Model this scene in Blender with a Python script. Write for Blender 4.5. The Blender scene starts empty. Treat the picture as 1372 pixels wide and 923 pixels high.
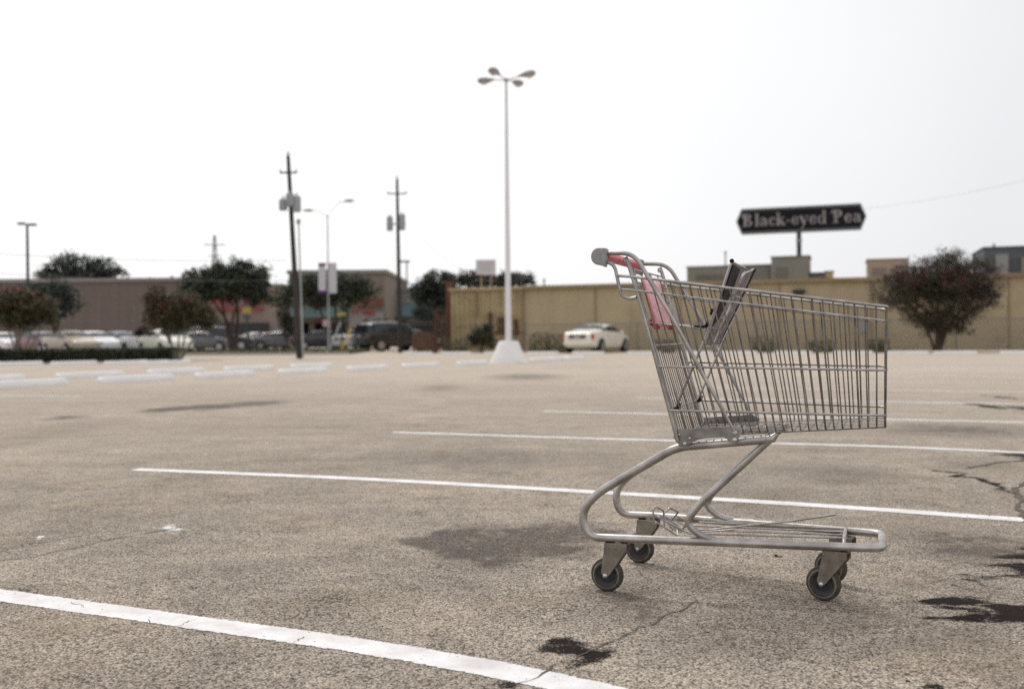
import bpy, math, random
import numpy as np
from mathutils import Vector, Matrix
random.seed(7); rng = np.random.default_rng(11)
S = bpy.context.scene; C = S.collection
R = math.radians
# ------------------------------------------------------------------ camera model
F = 1334.; H = .795; ROLL = R(.5); PITCH = R(.41)
def ray(px, py):
    x = (px-686)/F; z = -(py-461.5)/F
    c, s = math.cos(ROLL), math.sin(ROLL)
    x, z = x*c+z*s, -x*s+z*c
    y = math.cos(PITCH)+z*math.sin(PITCH); z = z*math.cos(PITCH)-math.sin(PITCH)
    return x, y, z
def G(px, py):                                   # ground point seen at a photo position
    x, y, z = ray(px, py); t = -H/z
    return Vector((t*x, t*y, 0))
def W(px, py, D):                                # point at depth D
    x, y, z = ray(px, py); t = D/y
    return Vector((t*x, D, H+t*z))
# ------------------------------------------------------------------ node materials
def new_mat(name):
    m = bpy.data.materials.new(name); m.use_nodes = True
    nt = m.node_tree; b = nt.nodes['Principled BSDF']
    return m, nt, b
def N(nt, t, **k):
    n = nt.nodes.new(t)
    for a, v in k.items(): setattr(n, a, v)
    return n
def ramp(nt, inp, p0, c0, p1, c1):
    r = N(nt, 'ShaderNodeValToRGB'); e = r.color_ramp.elements
    e[0].position = p0; e[0].color = (*c0, 1); e[1].position = p1; e[1].color = (*c1, 1)
    nt.links.new(inp, r.inputs[0]); return r.outputs[0]
def noise(nt, co, scale, detail=3, rough=.55):
    n = N(nt, 'ShaderNodeTexNoise'); n.inputs['Scale'].default_value = scale
    n.inputs['Detail'].default_value = detail; n.inputs['Roughness'].default_value = rough
    nt.links.new(co, n.inputs['Vector']); return n.outputs['Fac']
def math_(nt, op, a, b=None, clamp=False):
    n = N(nt, 'ShaderNodeMath', operation=op, use_clamp=clamp)
    for i, v in enumerate((a, b)):
        if v is None: continue
        if isinstance(v, (int, float)): n.inputs[i].default_value = v
        else: nt.links.new(v, n.inputs[i])
    return n.outputs[0]
def mixc(nt, fac, a, b):
    n = N(nt, 'ShaderNodeMix', data_type='RGBA')
    if isinstance(fac, (int, float)): n.inputs[0].default_value = fac
    else: nt.links.new(fac, n.inputs[0])
    for i, v in ((6, a), (7, b)):
        if isinstance(v, tuple): n.inputs[i].default_value = (*v, 1)
        else: nt.links.new(v, n.inputs[i])
    return n.outputs[2]
def gen(name, col, rough=.6, metal=0, var=.15, scale=4, dirt=None, dirt_t=.6, bump=0, bscale=60, spec=None):
    m, nt, b = new_mat(name)
    co = N(nt, 'ShaderNodeTexCoord').outputs['Object']
    n1 = noise(nt, co, scale, 4)
    lo = tuple(c*(1-var) for c in col); hi = tuple(min(1, c*(1+var)) for c in col)
    c = ramp(nt, n1, .3, lo, .7, hi)
    if dirt:
        n2 = noise(nt, co, scale*2.3, 6, .65)
        f = math_(nt, 'MULTIPLY', math_(nt, 'SUBTRACT', n2, dirt_t-.1), 6, True)
        c = mixc(nt, f, c, dirt)
    nt.links.new(c, b.inputs['Base Color'])
    b.inputs['Roughness'].default_value = rough; b.inputs['Metallic'].default_value = metal
    if spec is not None: b.inputs['Specular IOR Level'].default_value = spec
    if bump:
        bn = N(nt, 'ShaderNodeBump'); bn.inputs['Strength'].default_value = bump; bn.inputs['Distance'].default_value = .01
        nt.links.new(noise(nt, co, bscale, 3), bn.inputs['Height']); nt.links.new(bn.outputs[0], b.inputs['Normal'])
    return m
def metal_mat(name, col, rust, rough, amount, scale=30):
    m, nt, b = new_mat(name)
    co = N(nt, 'ShaderNodeTexCoord').outputs['Object']
    c = ramp(nt, noise(nt, co, scale*.5, 4), .32, tuple(x*.52 for x in col), .66, col)
    f = math_(nt, 'MULTIPLY', math_(nt, 'SUBTRACT', noise(nt, co, scale, 7, .7), 1-amount), 5, True)
    c = mixc(nt, f, c, rust); nt.links.new(c, b.inputs['Base Color'])
    r = math_(nt, 'ADD', math_(nt, 'MULTIPLY', f, .35), rough)
    r2 = math_(nt, 'ADD', r, math_(nt, 'MULTIPLY', noise(nt, co, scale*4, 3), .12)); nt.links.new(r2, b.inputs['Roughness'])
    mt = math_(nt, 'SUBTRACT', 1.0, math_(nt, 'MULTIPLY', f, .6)); nt.links.new(mt, b.inputs['Metallic'])
    bn = N(nt, 'ShaderNodeBump'); bn.inputs['Strength'].default_value = .15; bn.inputs['Distance'].default_value = .001
    nt.links.new(noise(nt, co, scale*12, 3), bn.inputs['Height']); nt.links.new(bn.outputs[0], b.inputs['Normal'])
    return m
M = {}
M['tube'] = metal_mat('worn_chrome_tube', (.57, .54, .515), (.12, .08, .058), .32, .10, 22)
M['wire'] = metal_mat('zinc_wire', (.55, .52, .495), (.14, .09, .06), .32, .14, 40)
M['wire_dark'] = metal_mat('dim_reflection_wire', (.27, .24, .22), (.10, .065, .04), .40, .26, 40)  # wire metal darkened: dim reflections on the upright wires are put into the colour
M['plate'] = metal_mat('zinc_plate', (.40, .395, .375), (.22, .18, .14), .42, .42, 40)
M['fork'] = metal_mat('dirty_fork', (.36, .325, .28), (.17, .14, .11), .45, .5, 60)
M['bolt'] = metal_mat('bolt', (.72, .72, .72), (.3, .25, .2), .25, .3, 60)
M['tyre'] = gen('grey_rubber', (.078, .072, .056), .85, var=.25, scale=60, dirt=(.11, .10, .08), dirt_t=.64, bump=.2, bscale=400, spec=.08)
M['tyre_ring'] = gen('light_rubber', (.20, .187, .15), .8, var=.2, scale=60, spec=.08)
M['hub'] = gen('hub_plastic', (.052, .049, .052), .32, var=.25, scale=60, dirt=(.10, .09, .075), dirt_t=.64, spec=.15)
M['grey_plastic'] = gen('grey_plastic', (.30, .30, .295), .55, var=.15, scale=60, dirt=(.16, .15, .14), dirt_t=.68, bump=.2, bscale=300)
M['red_plastic'] = gen('red_plastic', (.55, .035, .05), .35, var=.2, scale=30, dirt=(.62, .22, .22), dirt_t=.62)
M['flap'] = gen('faded_red_flap', (.74, .20, .23), .3, var=.15, scale=26, dirt=(.80, .46, .46), dirt_t=.55)
M['black_plastic'] = gen('black_plastic', (.012, .012, .015), .6, var=.3, scale=40, spec=.15)
M['white_paint'] = gen('white_painted_concrete', (.80, .79, .78), .75, var=.05, scale=3, dirt=(.52, .49, .45), dirt_t=.70, bump=.3, bscale=40)
M['pole_white'] = gen('pole_white', (.72, .72, .74), .45, var=.05, scale=2)
M['lamp_grey'] = gen('lamp_grey', (.30, .29, .28), .5)
M['lens'] = gen('lamp_lens', (.62, .60, .54), .2)
M['tan_wall'] = gen('tan_stucco', (.43, .345, .22), .9, var=.07, scale=.35, dirt=(.35, .285, .19), dirt_t=.64, bump=.2, bscale=8)
M['tan_trim'] = gen('tan_trim', (.27, .20, .115), .8, var=.15, scale=1)
M['tan_metal'] = gen('tan_cladding', (.40, .31, .17), .7, var=.12, scale=.8, dirt=(.27, .21, .12), dirt_t=.6)
M['roof_grey'] = gen('roof_unit_grey', (.20, .195, .17), .7, var=.15, scale=.8)
M['roof_dark'] = gen('roof_unit_dark', (.085, .09, .105), .7, var=.15, scale=.8)
M['roof_tan'] = gen('roof_unit_tan', (.33, .26, .21), .7, var=.1, scale=.8)
M['store_wall'] = gen('brown_block', (.155, .122, .108), .9, var=.08, scale=.3)
M['coping'] = gen('pale_coping', (.24, .225, .215), .8, var=.08, scale=.3)
M['teal'] = gen('teal_roof', (.10, .16, .165), .6, var=.12, scale=.6)
M['dark_open'] = gen('dark_opening', (.018, .017, .018), .5, var=.2, scale=1)
M['sign_red'] = gen('sign_red', (.38, .018, .035), .5, var=.1)
M['dark_green_metal'] = gen('dark_green_metal', (.03, .045, .04), .5)
M['wood_pole'] = gen('weathered_pole', (.040, .034, .030), .9, var=.35, scale=2, bump=.3, bscale=20)
M['can'] = gen('transformer_grey', (.30, .31, .33), .5, var=.1, scale=2)
M['steel'] = gen('galvanised', (.34, .36, .36), .5, metal=.3)
M['wire_black'] = gen('power_cable', (.10, .10, .105), .7)
M['insul'] = gen('insulator', (.25, .2, .18), .3)
M['banner_white'] = gen('banner_white', (.60, .58, .62), .8, var=.04)
M['banner_purple'] = gen('banner_purple', (.16, .03, .20), .8)
M['yellow'] = gen('yellow_plastic', (.62, .42, .03), .5)
M['sign_yellow'] = gen('sign_yellow', (.40, .30, .05), .5)
M['sign_pale'] = gen('sign_pale', (.45, .33, .35), .5)
M['sign_black'] = gen('sign_black', (.014, .013, .017), .6, var=.2, scale=.6, spec=.1)
M['sign_frame'] = gen('sign_frame', (.11, .13, .135), .4)
M['letters'] = gen('aged_letters', (.25, .235, .24), .6, var=.25, scale=1.2)
M['bark'] = gen('bark', (.062, .048, .038), .9, var=.3, scale=3, bump=.5, bscale=15)
M['bark_pale'] = gen('pale_bark', (.21, .17, .14), .9, var=.3, scale=3, bump=.4, bscale=15)
M['grass'] = gen('verge_grass', (.07, .085, .025), .9, var=.35, scale=.6)
M['brick'] = gen('brick_red', (.15, .06, .04), .9, var=.2, scale=1.5)
M['wood'] = gen('pallet_wood', (.11, .06, .036), .9, var=.35, scale=3)
M['rust'] = gen('rusty_steel', (.09, .05, .035), .8, var=.4, scale=3)
M['glass'] = gen('car_glass', (.02, .024, .028), .06, var=.1)
M['rubber'] = gen('car_tyre', (.015, .015, .016), .8)
M['rim'] = gen('alloy', (.42, .42, .43), .3, metal=.7)
M['red_light'] = gen('tail_lens', (.42, .01, .02), .2)
M['clear_light'] = gen('head_lens', (.7, .7, .7), .1)
M['plate_dark'] = gen('trunk_panel', (.05, .05, .055), .4)
M['plate_white'] = gen('licence_plate', (.4, .34, .36), .5)
M['kerb'] = gen('kerb_concrete', (.36, .33, .29), .9, var=.1)
M['crack'] = gen('crack_dark', (.10, .078, .058), .95, var=.4, scale=8)
M['stone'] = gen('grit', (.22, .18, .14), .9, var=.6, scale=9)
M['butt'] = gen('filter_paper', (.55, .42, .26), .9)
M['butt_dark'] = gen('burnt_end', (.06, .035, .02), .9)
def leafmat(name, dark, light, scale, rough=.55):
    m, nt, b = new_mat(name)
    g = N(nt, 'ShaderNodeNewGeometry')
    co = N(nt, 'ShaderNodeTexCoord').outputs['Object']
    c1 = ramp(nt, noise(nt, co, scale, 3), .35, tuple(v*.78 for v in dark), .68, tuple(v*.82 for v in light))
    hs = N(nt, 'ShaderNodeHueSaturation'); nt.links.new(c1, hs.inputs['Color'])
    v = math_(nt, 'ADD', math_(nt, 'MULTIPLY', g.outputs['Random Per Island'], .8), .6)
    nt.links.new(v, hs.inputs['Value']); nt.links.new(hs.outputs[0], b.inputs['Base Color'])
    b.inputs['Roughness'].default_value = rough
    return m
M['leaf_oak'] = leafmat('oak_leaf', (.026, .036, .020), (.075, .088, .042), .8)
M['leaf_dark'] = leafmat('dark_leaf', (.020, .028, .021), (.05, .062, .040), .6)
M['leaf_myrtle'] = leafmat('myrtle_leaf', (.030, .029, .014), (.078, .062, .032), 1.1)
M['leaf_myrtle_light'] = leafmat('myrtle_leaf_light', (.035, .042, .014), (.11, .085, .035), 1.1)
M['leaf_hedge'] = leafmat('hedge_leaf', (.015, .024, .009), (.035, .05, .016), 1.4)
M['leaf_weed'] = leafmat('weed_leaf', (.05, .06, .02), (.14, .14, .055), 1.5)
M['blossom'] = leafmat('myrtle_blossom', (.10, .026, .036), (.21, .055, .075), 1.8)
M['blossom_red'] = leafmat('red_blossom', (.13, .018, .028), (.30, .035, .06), 1.8)
def car_paint(name, col, rough=.28):
    m = gen(name, col, rough, var=.03, scale=1)
    m.node_tree.nodes['Principled BSDF'].inputs['Coat Weight'].default_value = .6
    m.node_tree.nodes['Principled BSDF'].inputs['Coat Roughness'].default_value = .06
    return m
M['p_cream'] = car_paint('paint_cream', (.74, .71, .62)); M['p_white'] = car_paint('paint_white', (.72, .72, .72))
M['p_tan'] = car_paint('paint_tan', (.42, .34, .25)); M['p_red'] = car_paint('paint_dark_red', (.14, .02, .03))
M['p_blue'] = car_paint('paint_dark_blue', (.03, .04, .10)); M['p_black'] = car_paint('paint_black', (.018, .018, .022))
M['p_silver'] = car_paint('paint_silver', (.40, .41, .43)); M['p_grey'] = car_paint('paint_grey', (.12, .12, .13))
# ------------------------------------------------------------------ mesh builder
class MB:
    def __init__(s): s.v = []; s.f = []; s.sm = []
    def add(s, vs, fs, smooth=False):
        o = len(s.v); s.v += [tuple(p) for p in vs]; s.f += [tuple(i+o for i in f) for f in fs]; s.sm += [smooth]*len(fs); return s
    def box(s, c, d, rz=0, taper=1, taper_y=None):
        hx, hy, hz = d[0]/2, d[1]/2, d[2]/2; ty = taper if taper_y is None else taper_y
        m = Matrix.Rotation(rz, 3, 'Z') if not isinstance(rz, Matrix) else rz
        vs = [Vector(c)+m@Vector((x*hx*(taper if z > 0 else 1), y*hy*(ty if z > 0 else 1), z*hz)) for z in (-1, 1) for x, y in ((-1, -1), (1, -1), (1, 1), (-1, 1))]
        return s.add(vs, [(3, 2, 1, 0), (4, 5, 6, 7), (0, 1, 5, 4), (1, 2, 6, 5), (2, 3, 7, 6), (3, 0, 4, 7)])
    def tube(s, pts, r, n=8, closed=False, caps=True):
        pts = [Vector(p) for p in pts]; k = len(pts)
        rs = r if isinstance(r, (list, tuple)) else [r]*k
        up = None; vs = []
        for i in range(k):
            if closed: t = (pts[(i+1) % k]-pts[i-1])
            else: t = pts[min(i+1, k-1)]-pts[max(i-1, 0)]
            t = t.normalized() if t.length > 1e-9 else Vector((0, 0, 1))
            if up is None:
                up = Vector((0, 0, 1)) if abs(t.z) < .9 else Vector((1, 0, 0))
            up = (up-t*up.dot(t)); up = up.normalized() if up.length > 1e-6 else t.orthogonal().normalized()
            sd = t.cross(up)
            for j in range(n):
                a = 2*math.pi*j/n; vs.append(pts[i]+(up*math.cos(a)+sd*math.sin(a))*rs[i])
        fs = []
        for i in range(k if closed else k-1):
            i2 = (i+1) % k
            for j in range(n):
                fs.append((i*n+j, i*n+(j+1) % n, i2*n+(j+1) % n, i2*n+j))
        s.add(vs, fs, True)
        if caps and not closed:
            s.add(vs[:n][::-1], [tuple(range(n))]); s.add(vs[-n:], [tuple(range(n))])
        return s
    def prism(s, poly, fn, t0, t1):              # poly 2-D, fn(a, b, t) -> 3-D
        n = len(poly); vs = [fn(a, b, t0) for a, b in poly]+[fn(a, b, t1) for a, b in poly]
        s.add(vs, [tuple(range(n))[::-1], tuple(range(n, 2*n))]+[(i, (i+1) % n, (i+1) % n+n, i+n) for i in range(n)]); return s
    def lathe(s, prof, n=24, o=(0, 0, 0), m=None, smooth=True, caps=True):   # profile (r, h) round Z, m turns it
        m = m or Matrix.Identity(3); vs = []
        for r, h in prof:
            for j in range(n):
                a = 2*math.pi*j/n; vs.append(Vector(o)+m@Vector((r*math.cos(a), r*math.sin(a), h)))
        fs = [(i*n+j, i*n+(j+1) % n, (i+1)*n+(j+1) % n, (i+1)*n+j) for i in range(len(prof)-1) for j in range(n)]
        s.add(vs, fs, smooth)
        if not caps: return s
        if prof[0][0] > 1e-5: s.add(vs[:n][::-1], [tuple(range(n))])
        if prof[-1][0] > 1e-5: s.add(vs[-n:], [tuple(range(n))])
        return s
    def ball(s, c, r, n=8, sq=(1, 1, 1)):
        prof = [(max(1e-6, math.sin(math.pi*i/n)), -math.cos(math.pi*i/n)) for i in range(n+1)]
        return s.lathe([(p[0]*r, p[1]*r) for p in prof], n*2, c, Matrix.Diagonal(Vector(sq)))
    def build(s, name, mat, parent=None, bevel=0, label=None):
        me = bpy.data.meshes.new(name); me.from_pydata(s.v, [], s.f); me.update()
        me.polygons.foreach_set('use_smooth', s.sm)
        o = bpy.data.objects.new(name, me); C.objects.link(o)
        for mm in (mat if isinstance(mat, list) else [mat]): me.materials.append(M[mm] if isinstance(mm, str) else mm)
        if parent: o.parent = parent
        if bevel:
            b = o.modifiers.new('bevel', 'BEVEL'); b.width = bevel; b.segments = 2; b.limit_method = 'ANGLE'
        if label: o['label'] = label
        return o
def fillet(pts, r, n=6):
    pts = [Vector(p) for p in pts]; out = [pts[0]]
    for i in range(1, len(pts)-1):
        a, b, c = pts[i-1], pts[i], pts[i+1]; u = (a-b); w = (c-b)
        rr = min(r[i-1] if isinstance(r, (list, tuple)) else r, u.length*.49, w.length*.49)
        p0 = b+u.normalized()*rr; p1 = b+w.normalized()*rr
        for k in range(n+1):
            t = k/n; out.append(p0*(1-t)**2+b*2*t*(1-t)+p1*t*t)
    out.append(pts[-1]); return out
def smooth_path(pts, n=5):
    pts = [Vector(p) for p in pts]; out = []
    for i in range(len(pts)-1):
        p0, p1, p2, p3 = pts[max(i-1, 0)], pts[i], pts[i+1], pts[min(i+2, len(pts)-1)]
        for k in range(n):
            t = k/n; out.append(.5*((2*p1)+(p2-p0)*t+(2*p0-5*p1+4*p2-p3)*t*t+(-p0+3*p1-3*p2+p3)*t**3))
    out.append(pts[-1]); return out
def thing(name, label, cat, loc=(0, 0, 0), rz=0, group=None):
    o = bpy.data.objects.new(name, None); C.objects.link(o); o.location = loc; o.rotation_euler = (0, 0, rz); o.empty_display_size = .2
    return tag(o, label, cat, group)
def tag(o, label, cat, group=None, kind=None):
    o['label'] = label; o['category'] = cat
    if group: o['group'] = group
    if kind: o['kind'] = kind
    return o
def struct(o, label=None):
    o['kind'] = 'structure'
    if label: o['label'] = label
    return o
def dup(root, loc, rz, label):
    r = root.copy(); C.objects.link(r); r.location = loc; r.rotation_euler = (0, 0, rz); r['label'] = label
    for ch in list(root.children):
        c = ch.copy(); C.objects.link(c); c.parent = r
        for g in ch.children:
            d = g.copy(); C.objects.link(d); d.parent = c
    return r
# ------------------------------------------------------------------ world and light
wd = bpy.data.worlds.new('World'); S.world = wd; wd.use_nodes = True; nt = wd.node_tree
bg = nt.nodes['Background']; bg.inputs['Strength'].default_value = .1
sky = N(nt, 'ShaderNodeTexSky', sky_type='NISHITA', sun_disc=False)
SUN_EL, SUN_AZ = R(58), R(-25)                  # azimuth measured from +Y towards +X
sky.sun_elevation = SUN_EL; sky.sun_rotation = SUN_AZ; sky.dust_density = 4; sky.air_density = 1.2
hs = N(nt, 'ShaderNodeHueSaturation'); hs.inputs['Saturation'].default_value = .15
nt.links.new(sky.outputs[0], hs.inputs['Color'])
tc = N(nt, 'ShaderNodeTexCoord')
dp = N(nt, 'ShaderNodeVectorMath', operation='DOT_PRODUCT'); nt.links.new(tc.outputs['Generated'], dp.inputs[0])
dp.inputs[1].default_value = Vector((-.30, .90, .30)).normalized()
mr = N(nt, 'ShaderNodeMapRange'); nt.links.new(dp.outputs['Value'], mr.inputs[0])
mr.inputs[1].default_value = .72; mr.inputs[2].default_value = 1; mr.inputs[3].default_value = 0; mr.inputs[4].default_value = 1
cl = noise(nt, tc.outputs['Generated'], 2.2, 4)
fac = math_(nt, 'ADD', mr.outputs[0], math_(nt, 'MULTIPLY', math_(nt, 'SUBTRACT', cl, .5), .35), True)
cloud = mixc(nt, fac, (9.1, 9.15, 9.4), (12.0, 12.0, 12.0))
out = mixc(nt, .86, hs.outputs[0], cloud); nt.links.new(out, bg.inputs['Color'])
sl = bpy.data.lights.new('sun', 'SUN'); sl.energy = 1.5; sl.angle = R(11); sl.color = (1, .96, .9)
so = bpy.data.objects.new('sun', sl); C.objects.link(so)
d = Vector((math.sin(SUN_AZ)*math.cos(SUN_EL), math.cos(SUN_AZ)*math.cos(SUN_EL), math.sin(SUN_EL)))
so.rotation_euler = d.to_track_quat('Z', 'Y').to_euler()
# ------------------------------------------------------------------ camera
cam = bpy.data.cameras.new('camera'); co_ = bpy.data.objects.new('camera', cam); C.objects.link(co_); S.camera = co_
cam.sensor_width = 36; cam.lens = 36*F/1372; cam.clip_end = 3000; cam.clip_start = .05
fx = Vector(ray(686, 461.5)).normalized(); rx = (Vector(ray(1372, 461.5))-Vector(ray(686, 461.5))).normalized()
up = rx.cross(fx).normalized()
mt = Matrix((rx, up, -fx)).transposed().to_4x4(); mt.translation = (0, 0, H); co_.matrix_world = mt
cam.dof.use_dof = True; cam.dof.focus_distance = 3.02; cam.dof.aperture_fstop = 2.7; cam.dof.aperture_blades = 0
# ------------------------------------------------------------------ ground
def ground_material():
    m, nt, b = new_mat('worn_asphalt'); L = nt.links.new
    pos = N(nt, 'ShaderNodeNewGeometry').outputs['Position']
    vo = N(nt, 'ShaderNodeTexVoronoi', feature='F1'); vo.inputs['Scale'].default_value = 200; L(pos, vo.inputs['Vector'])
    grey = N(nt, 'ShaderNodeSeparateColor'); L(vo.outputs['Color'], grey.inputs[0])
    stone = ramp(nt, math_(nt, 'POWER', grey.outputs[0], .75), .12, (.045, .036, .030), .92, (.66, .577, .475))
    warm = mixc(nt, math_(nt, 'MULTIPLY', grey.outputs[1], .35), stone, (.44, .41, .38))
    # tar between the stones
    nf = noise(nt, pos, 150, 3, .7); n2 = noise(nt, pos, 26, 5, .7)
    gap = math_(nt, 'MULTIPLY', math_(nt, 'SUBTRACT', vo.outputs['Distance'], .52), 3.0, True)
    pit = math_(nt, 'MULTIPLY', math_(nt, 'SUBTRACT', math_(nt, 'ADD', math_(nt, 'MULTIPLY', nf, .75), math_(nt, 'MULTIPLY', n2, .6)), .745), 9, True)
    c = mixc(nt, math_(nt, 'MULTIPLY', gap, .7), warm, (.10, .085, .07))
    c = mixc(nt, math_(nt, 'MULTIPLY', pit, .75), c, (.085, .068, .056))
    clus = noise(nt, pos, 2.7, 5, .65); spk = noise(nt, pos, 55, 6, .75)
    pk = math_(nt, 'MULTIPLY', math_(nt, 'SUBTRACT', math_(nt, 'ADD', spk, math_(nt, 'MULTIPLY', clus, .62)), .895), 10, True)
    c = mixc(nt, math_(nt, 'MULTIPLY', pk, .88), c, (.035, .028, .025))
    yel = math_(nt, 'MULTIPLY', math_(nt, 'SUBTRACT', noise(nt, pos, 1.3, 4, .6), .52), 4, True)
    c = mixc(nt, math_(nt, 'MULTIPLY', yel, .22), c, (.52, .39, .22))
    big = noise(nt, pos, .35, 4); mid = noise(nt, pos, 2.4, 5, .6)
    m3 = noise(nt, pos, 9, 4, .6); tone = math_(nt, 'ADD', math_(nt, 'ADD', math_(nt, 'MULTIPLY', big, .4), math_(nt, 'MULTIPLY', mid, .35)), math_(nt, 'MULTIPLY', m3, .25))
    mul = N(nt, 'ShaderNodeMix', data_type='RGBA', blend_type='MULTIPLY'); mul.inputs[0].default_value = 1
    L(c, mul.inputs[6]); L(ramp(nt, tone, .37, (.62, .60, .59), .63, (1.20, 1.18, 1.16)), mul.inputs[7]); c = mul.outputs[2]
    # asphalt colour turns paler with distance across the lot
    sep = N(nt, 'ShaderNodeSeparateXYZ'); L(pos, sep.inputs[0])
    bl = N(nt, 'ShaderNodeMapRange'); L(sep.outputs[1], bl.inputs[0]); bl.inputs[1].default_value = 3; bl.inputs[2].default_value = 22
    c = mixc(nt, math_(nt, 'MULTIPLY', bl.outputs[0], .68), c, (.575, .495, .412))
    # stretched traffic streaks
    mp = N(nt, 'ShaderNodeMapping'); mp.inputs['Scale'].default_value = (.25, 1.6, 1); mp.inputs['Rotation'].default_value = (0, 0, R(-12)); L(pos, mp.inputs[0])
    st = noise(nt, mp.outputs[0], 1.0, 5, .6)
    c = mixc(nt, math_(nt, 'MULTIPLY', math_(nt, 'MULTIPLY', math_(nt, 'SUBTRACT', st, .54), 5, True), .28), c, (.22, .19, .165))
    # stains with a shape of their own, and ground shade painted among them
    dn = N(nt, 'ShaderNodeTexNoise'); dn.inputs['Scale'].default_value = 5; dn.inputs['Detail'].default_value = 5; L(pos, dn.inputs['Vector'])
    sub = N(nt, 'ShaderNodeVectorMath', operation='SUBTRACT'); L(dn.outputs['Color'], sub.inputs[0]); sub.inputs[1].default_value = (.5, .5, .5)
    sc = N(nt, 'ShaderNodeVectorMath', operation='SCALE'); L(sub.outputs[0], sc.inputs[0]); sc.inputs['Scale'].default_value = .48
    dpos = N(nt, 'ShaderNodeVectorMath', operation='ADD'); L(pos, dpos.inputs[0]); L(sc.outputs[0], dpos.inputs[1])
    def ell(x0, y0, x1, y1, w=1.0):
        cx = (x0+x1)/2; t = G(cx, y0); bt = G(cx, y1); cy = (t.y+bt.y)/2; mid = G(cx, (y0+y1)/2)
        X = mid.x/mid.y*cy; rx_ = (x1-x0)/2/F*cy; ry_ = (t.y-bt.y)/2
        s1 = N(nt, 'ShaderNodeVectorMath', operation='SUBTRACT'); L(dpos.outputs[0], s1.inputs[0]); s1.inputs[1].default_value = (X, cy, 0)
        s2 = N(nt, 'ShaderNodeVectorMath', operation='DIVIDE'); L(s1.outputs[0], s2.inputs[0]); s2.inputs[1].default_value = (rx_, ry_, 1e6)
        s3 = N(nt, 'ShaderNodeVectorMath', operation='LENGTH'); L(s2.outputs[0], s3.inputs[0])
        return math_(nt, 'MULTIPLY', math_(nt, 'SUBTRACT', 1.25, s3.outputs['Value'], True), w)
    def field(lst):
        f = None
        for e in lst:
            v = ell(*e); f = v if f is None else math_(nt, 'MAXIMUM', f, v)
        return f
    soft = field([(550, 710, 650, 740, 2.6), (590, 706, 725, 756, 3.6), (650, 700, 795, 746, 3.4), (700, 698, 840, 732, 1.8), (770, 775, 930, 850, 1.0), (830, 800, 960, 840, .7), (1040, 780, 1180, 850, .6), (1170, 565, 1400, 588, 1.3),  # stains, plus painted shade under the cart's rear wheel and a shadow band right
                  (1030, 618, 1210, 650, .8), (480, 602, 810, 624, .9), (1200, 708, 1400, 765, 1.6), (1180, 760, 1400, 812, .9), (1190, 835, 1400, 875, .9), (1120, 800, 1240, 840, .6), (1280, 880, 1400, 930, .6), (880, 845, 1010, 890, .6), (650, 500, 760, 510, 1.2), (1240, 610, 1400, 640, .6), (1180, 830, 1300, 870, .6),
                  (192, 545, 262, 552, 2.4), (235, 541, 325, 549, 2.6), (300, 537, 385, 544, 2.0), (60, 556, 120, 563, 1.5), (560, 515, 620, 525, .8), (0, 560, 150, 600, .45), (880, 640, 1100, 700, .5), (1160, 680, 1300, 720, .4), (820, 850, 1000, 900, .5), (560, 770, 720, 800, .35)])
    hard = field([(726, 852, 810, 898, 1.1), (640, 905, 690, 935, 1.0), (1228, 800, 1350, 820, 1.3), (1245, 812, 1345, 838, 1.15), (1300, 803, 1460, 846, 1.4), (1296, 756, 1450, 785, 1.35), (1310, 772, 1342, 791, .9), (1340, 788, 1450, 807, 1.0), (1296, 795, 1333, 805, .9),
                  (1266, 786, 1295, 792, .8), (1280, 732, 1450, 758, .95), (1220, 719, 1262, 731, .6), (1290, 620, 1325, 672, 1.1), (1310, 600, 1420, 622, .9), (1300, 536, 1345, 553, 1.1), (1325, 526, 1350, 538, 1.0), (1350, 540, 1400, 556, 1.0),
                  (1160, 898, 1183, 911, .95), (1150, 912, 1188, 922, .95), (1195, 893, 1225, 915, .95), (1166, 877, 1188, 885, .8)])
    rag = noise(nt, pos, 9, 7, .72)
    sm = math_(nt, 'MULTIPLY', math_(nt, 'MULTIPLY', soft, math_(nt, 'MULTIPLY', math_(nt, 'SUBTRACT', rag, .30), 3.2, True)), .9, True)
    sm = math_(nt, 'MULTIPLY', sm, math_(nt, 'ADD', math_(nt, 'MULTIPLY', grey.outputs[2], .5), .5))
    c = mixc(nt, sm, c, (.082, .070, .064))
    mph = N(nt, 'ShaderNodeMapping'); mph.inputs['Scale'].default_value = (3.2, 10, 1); L(pos, mph.inputs[0])
    rag2 = noise(nt, mph.outputs[0], 1, 7, .7)
    hm = math_(nt, 'MULTIPLY', math_(nt, 'SUBTRACT', math_(nt, 'ADD', math_(nt, 'MULTIPLY', hard, .75), math_(nt, 'ADD', math_(nt, 'MULTIPLY', rag2, 1.6), math_(nt, 'MULTIPLY', math_(nt, 'SUBTRACT', nf, .5), .9))), 1.25), 4, True)
    hm = math_(nt, 'MULTIPLY', hm, math_(nt, 'GREATER_THAN', hard, .02))
    c = mixc(nt, math_(nt, 'MULTIPLY', hm, .985), c, (.020, .017, .016))
    # spilled white powder
    wt = field([(205, 699, 262, 716, .75), (22, 718, 52, 731, .7), (58, 727, 84, 735, .6), (160, 708, 215, 716, .45), (785, 668, 800, 674, .6)])
    wm = math_(nt, 'MULTIPLY', math_(nt, 'SUBTRACT', math_(nt, 'ADD', wt, nf), 1.05), 9, True)
    c = mixc(nt, wm, c, (.80, .80, .78))
    L(c, b.inputs['Base Color'])
    b.inputs['Roughness'].default_value = .95
    b.inputs['Specular IOR Level'].default_value = .04
    bp = N(nt, 'ShaderNodeBump'); bp.inputs['Strength'].default_value = .55; bp.inputs['Distance'].default_value = .005
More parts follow.
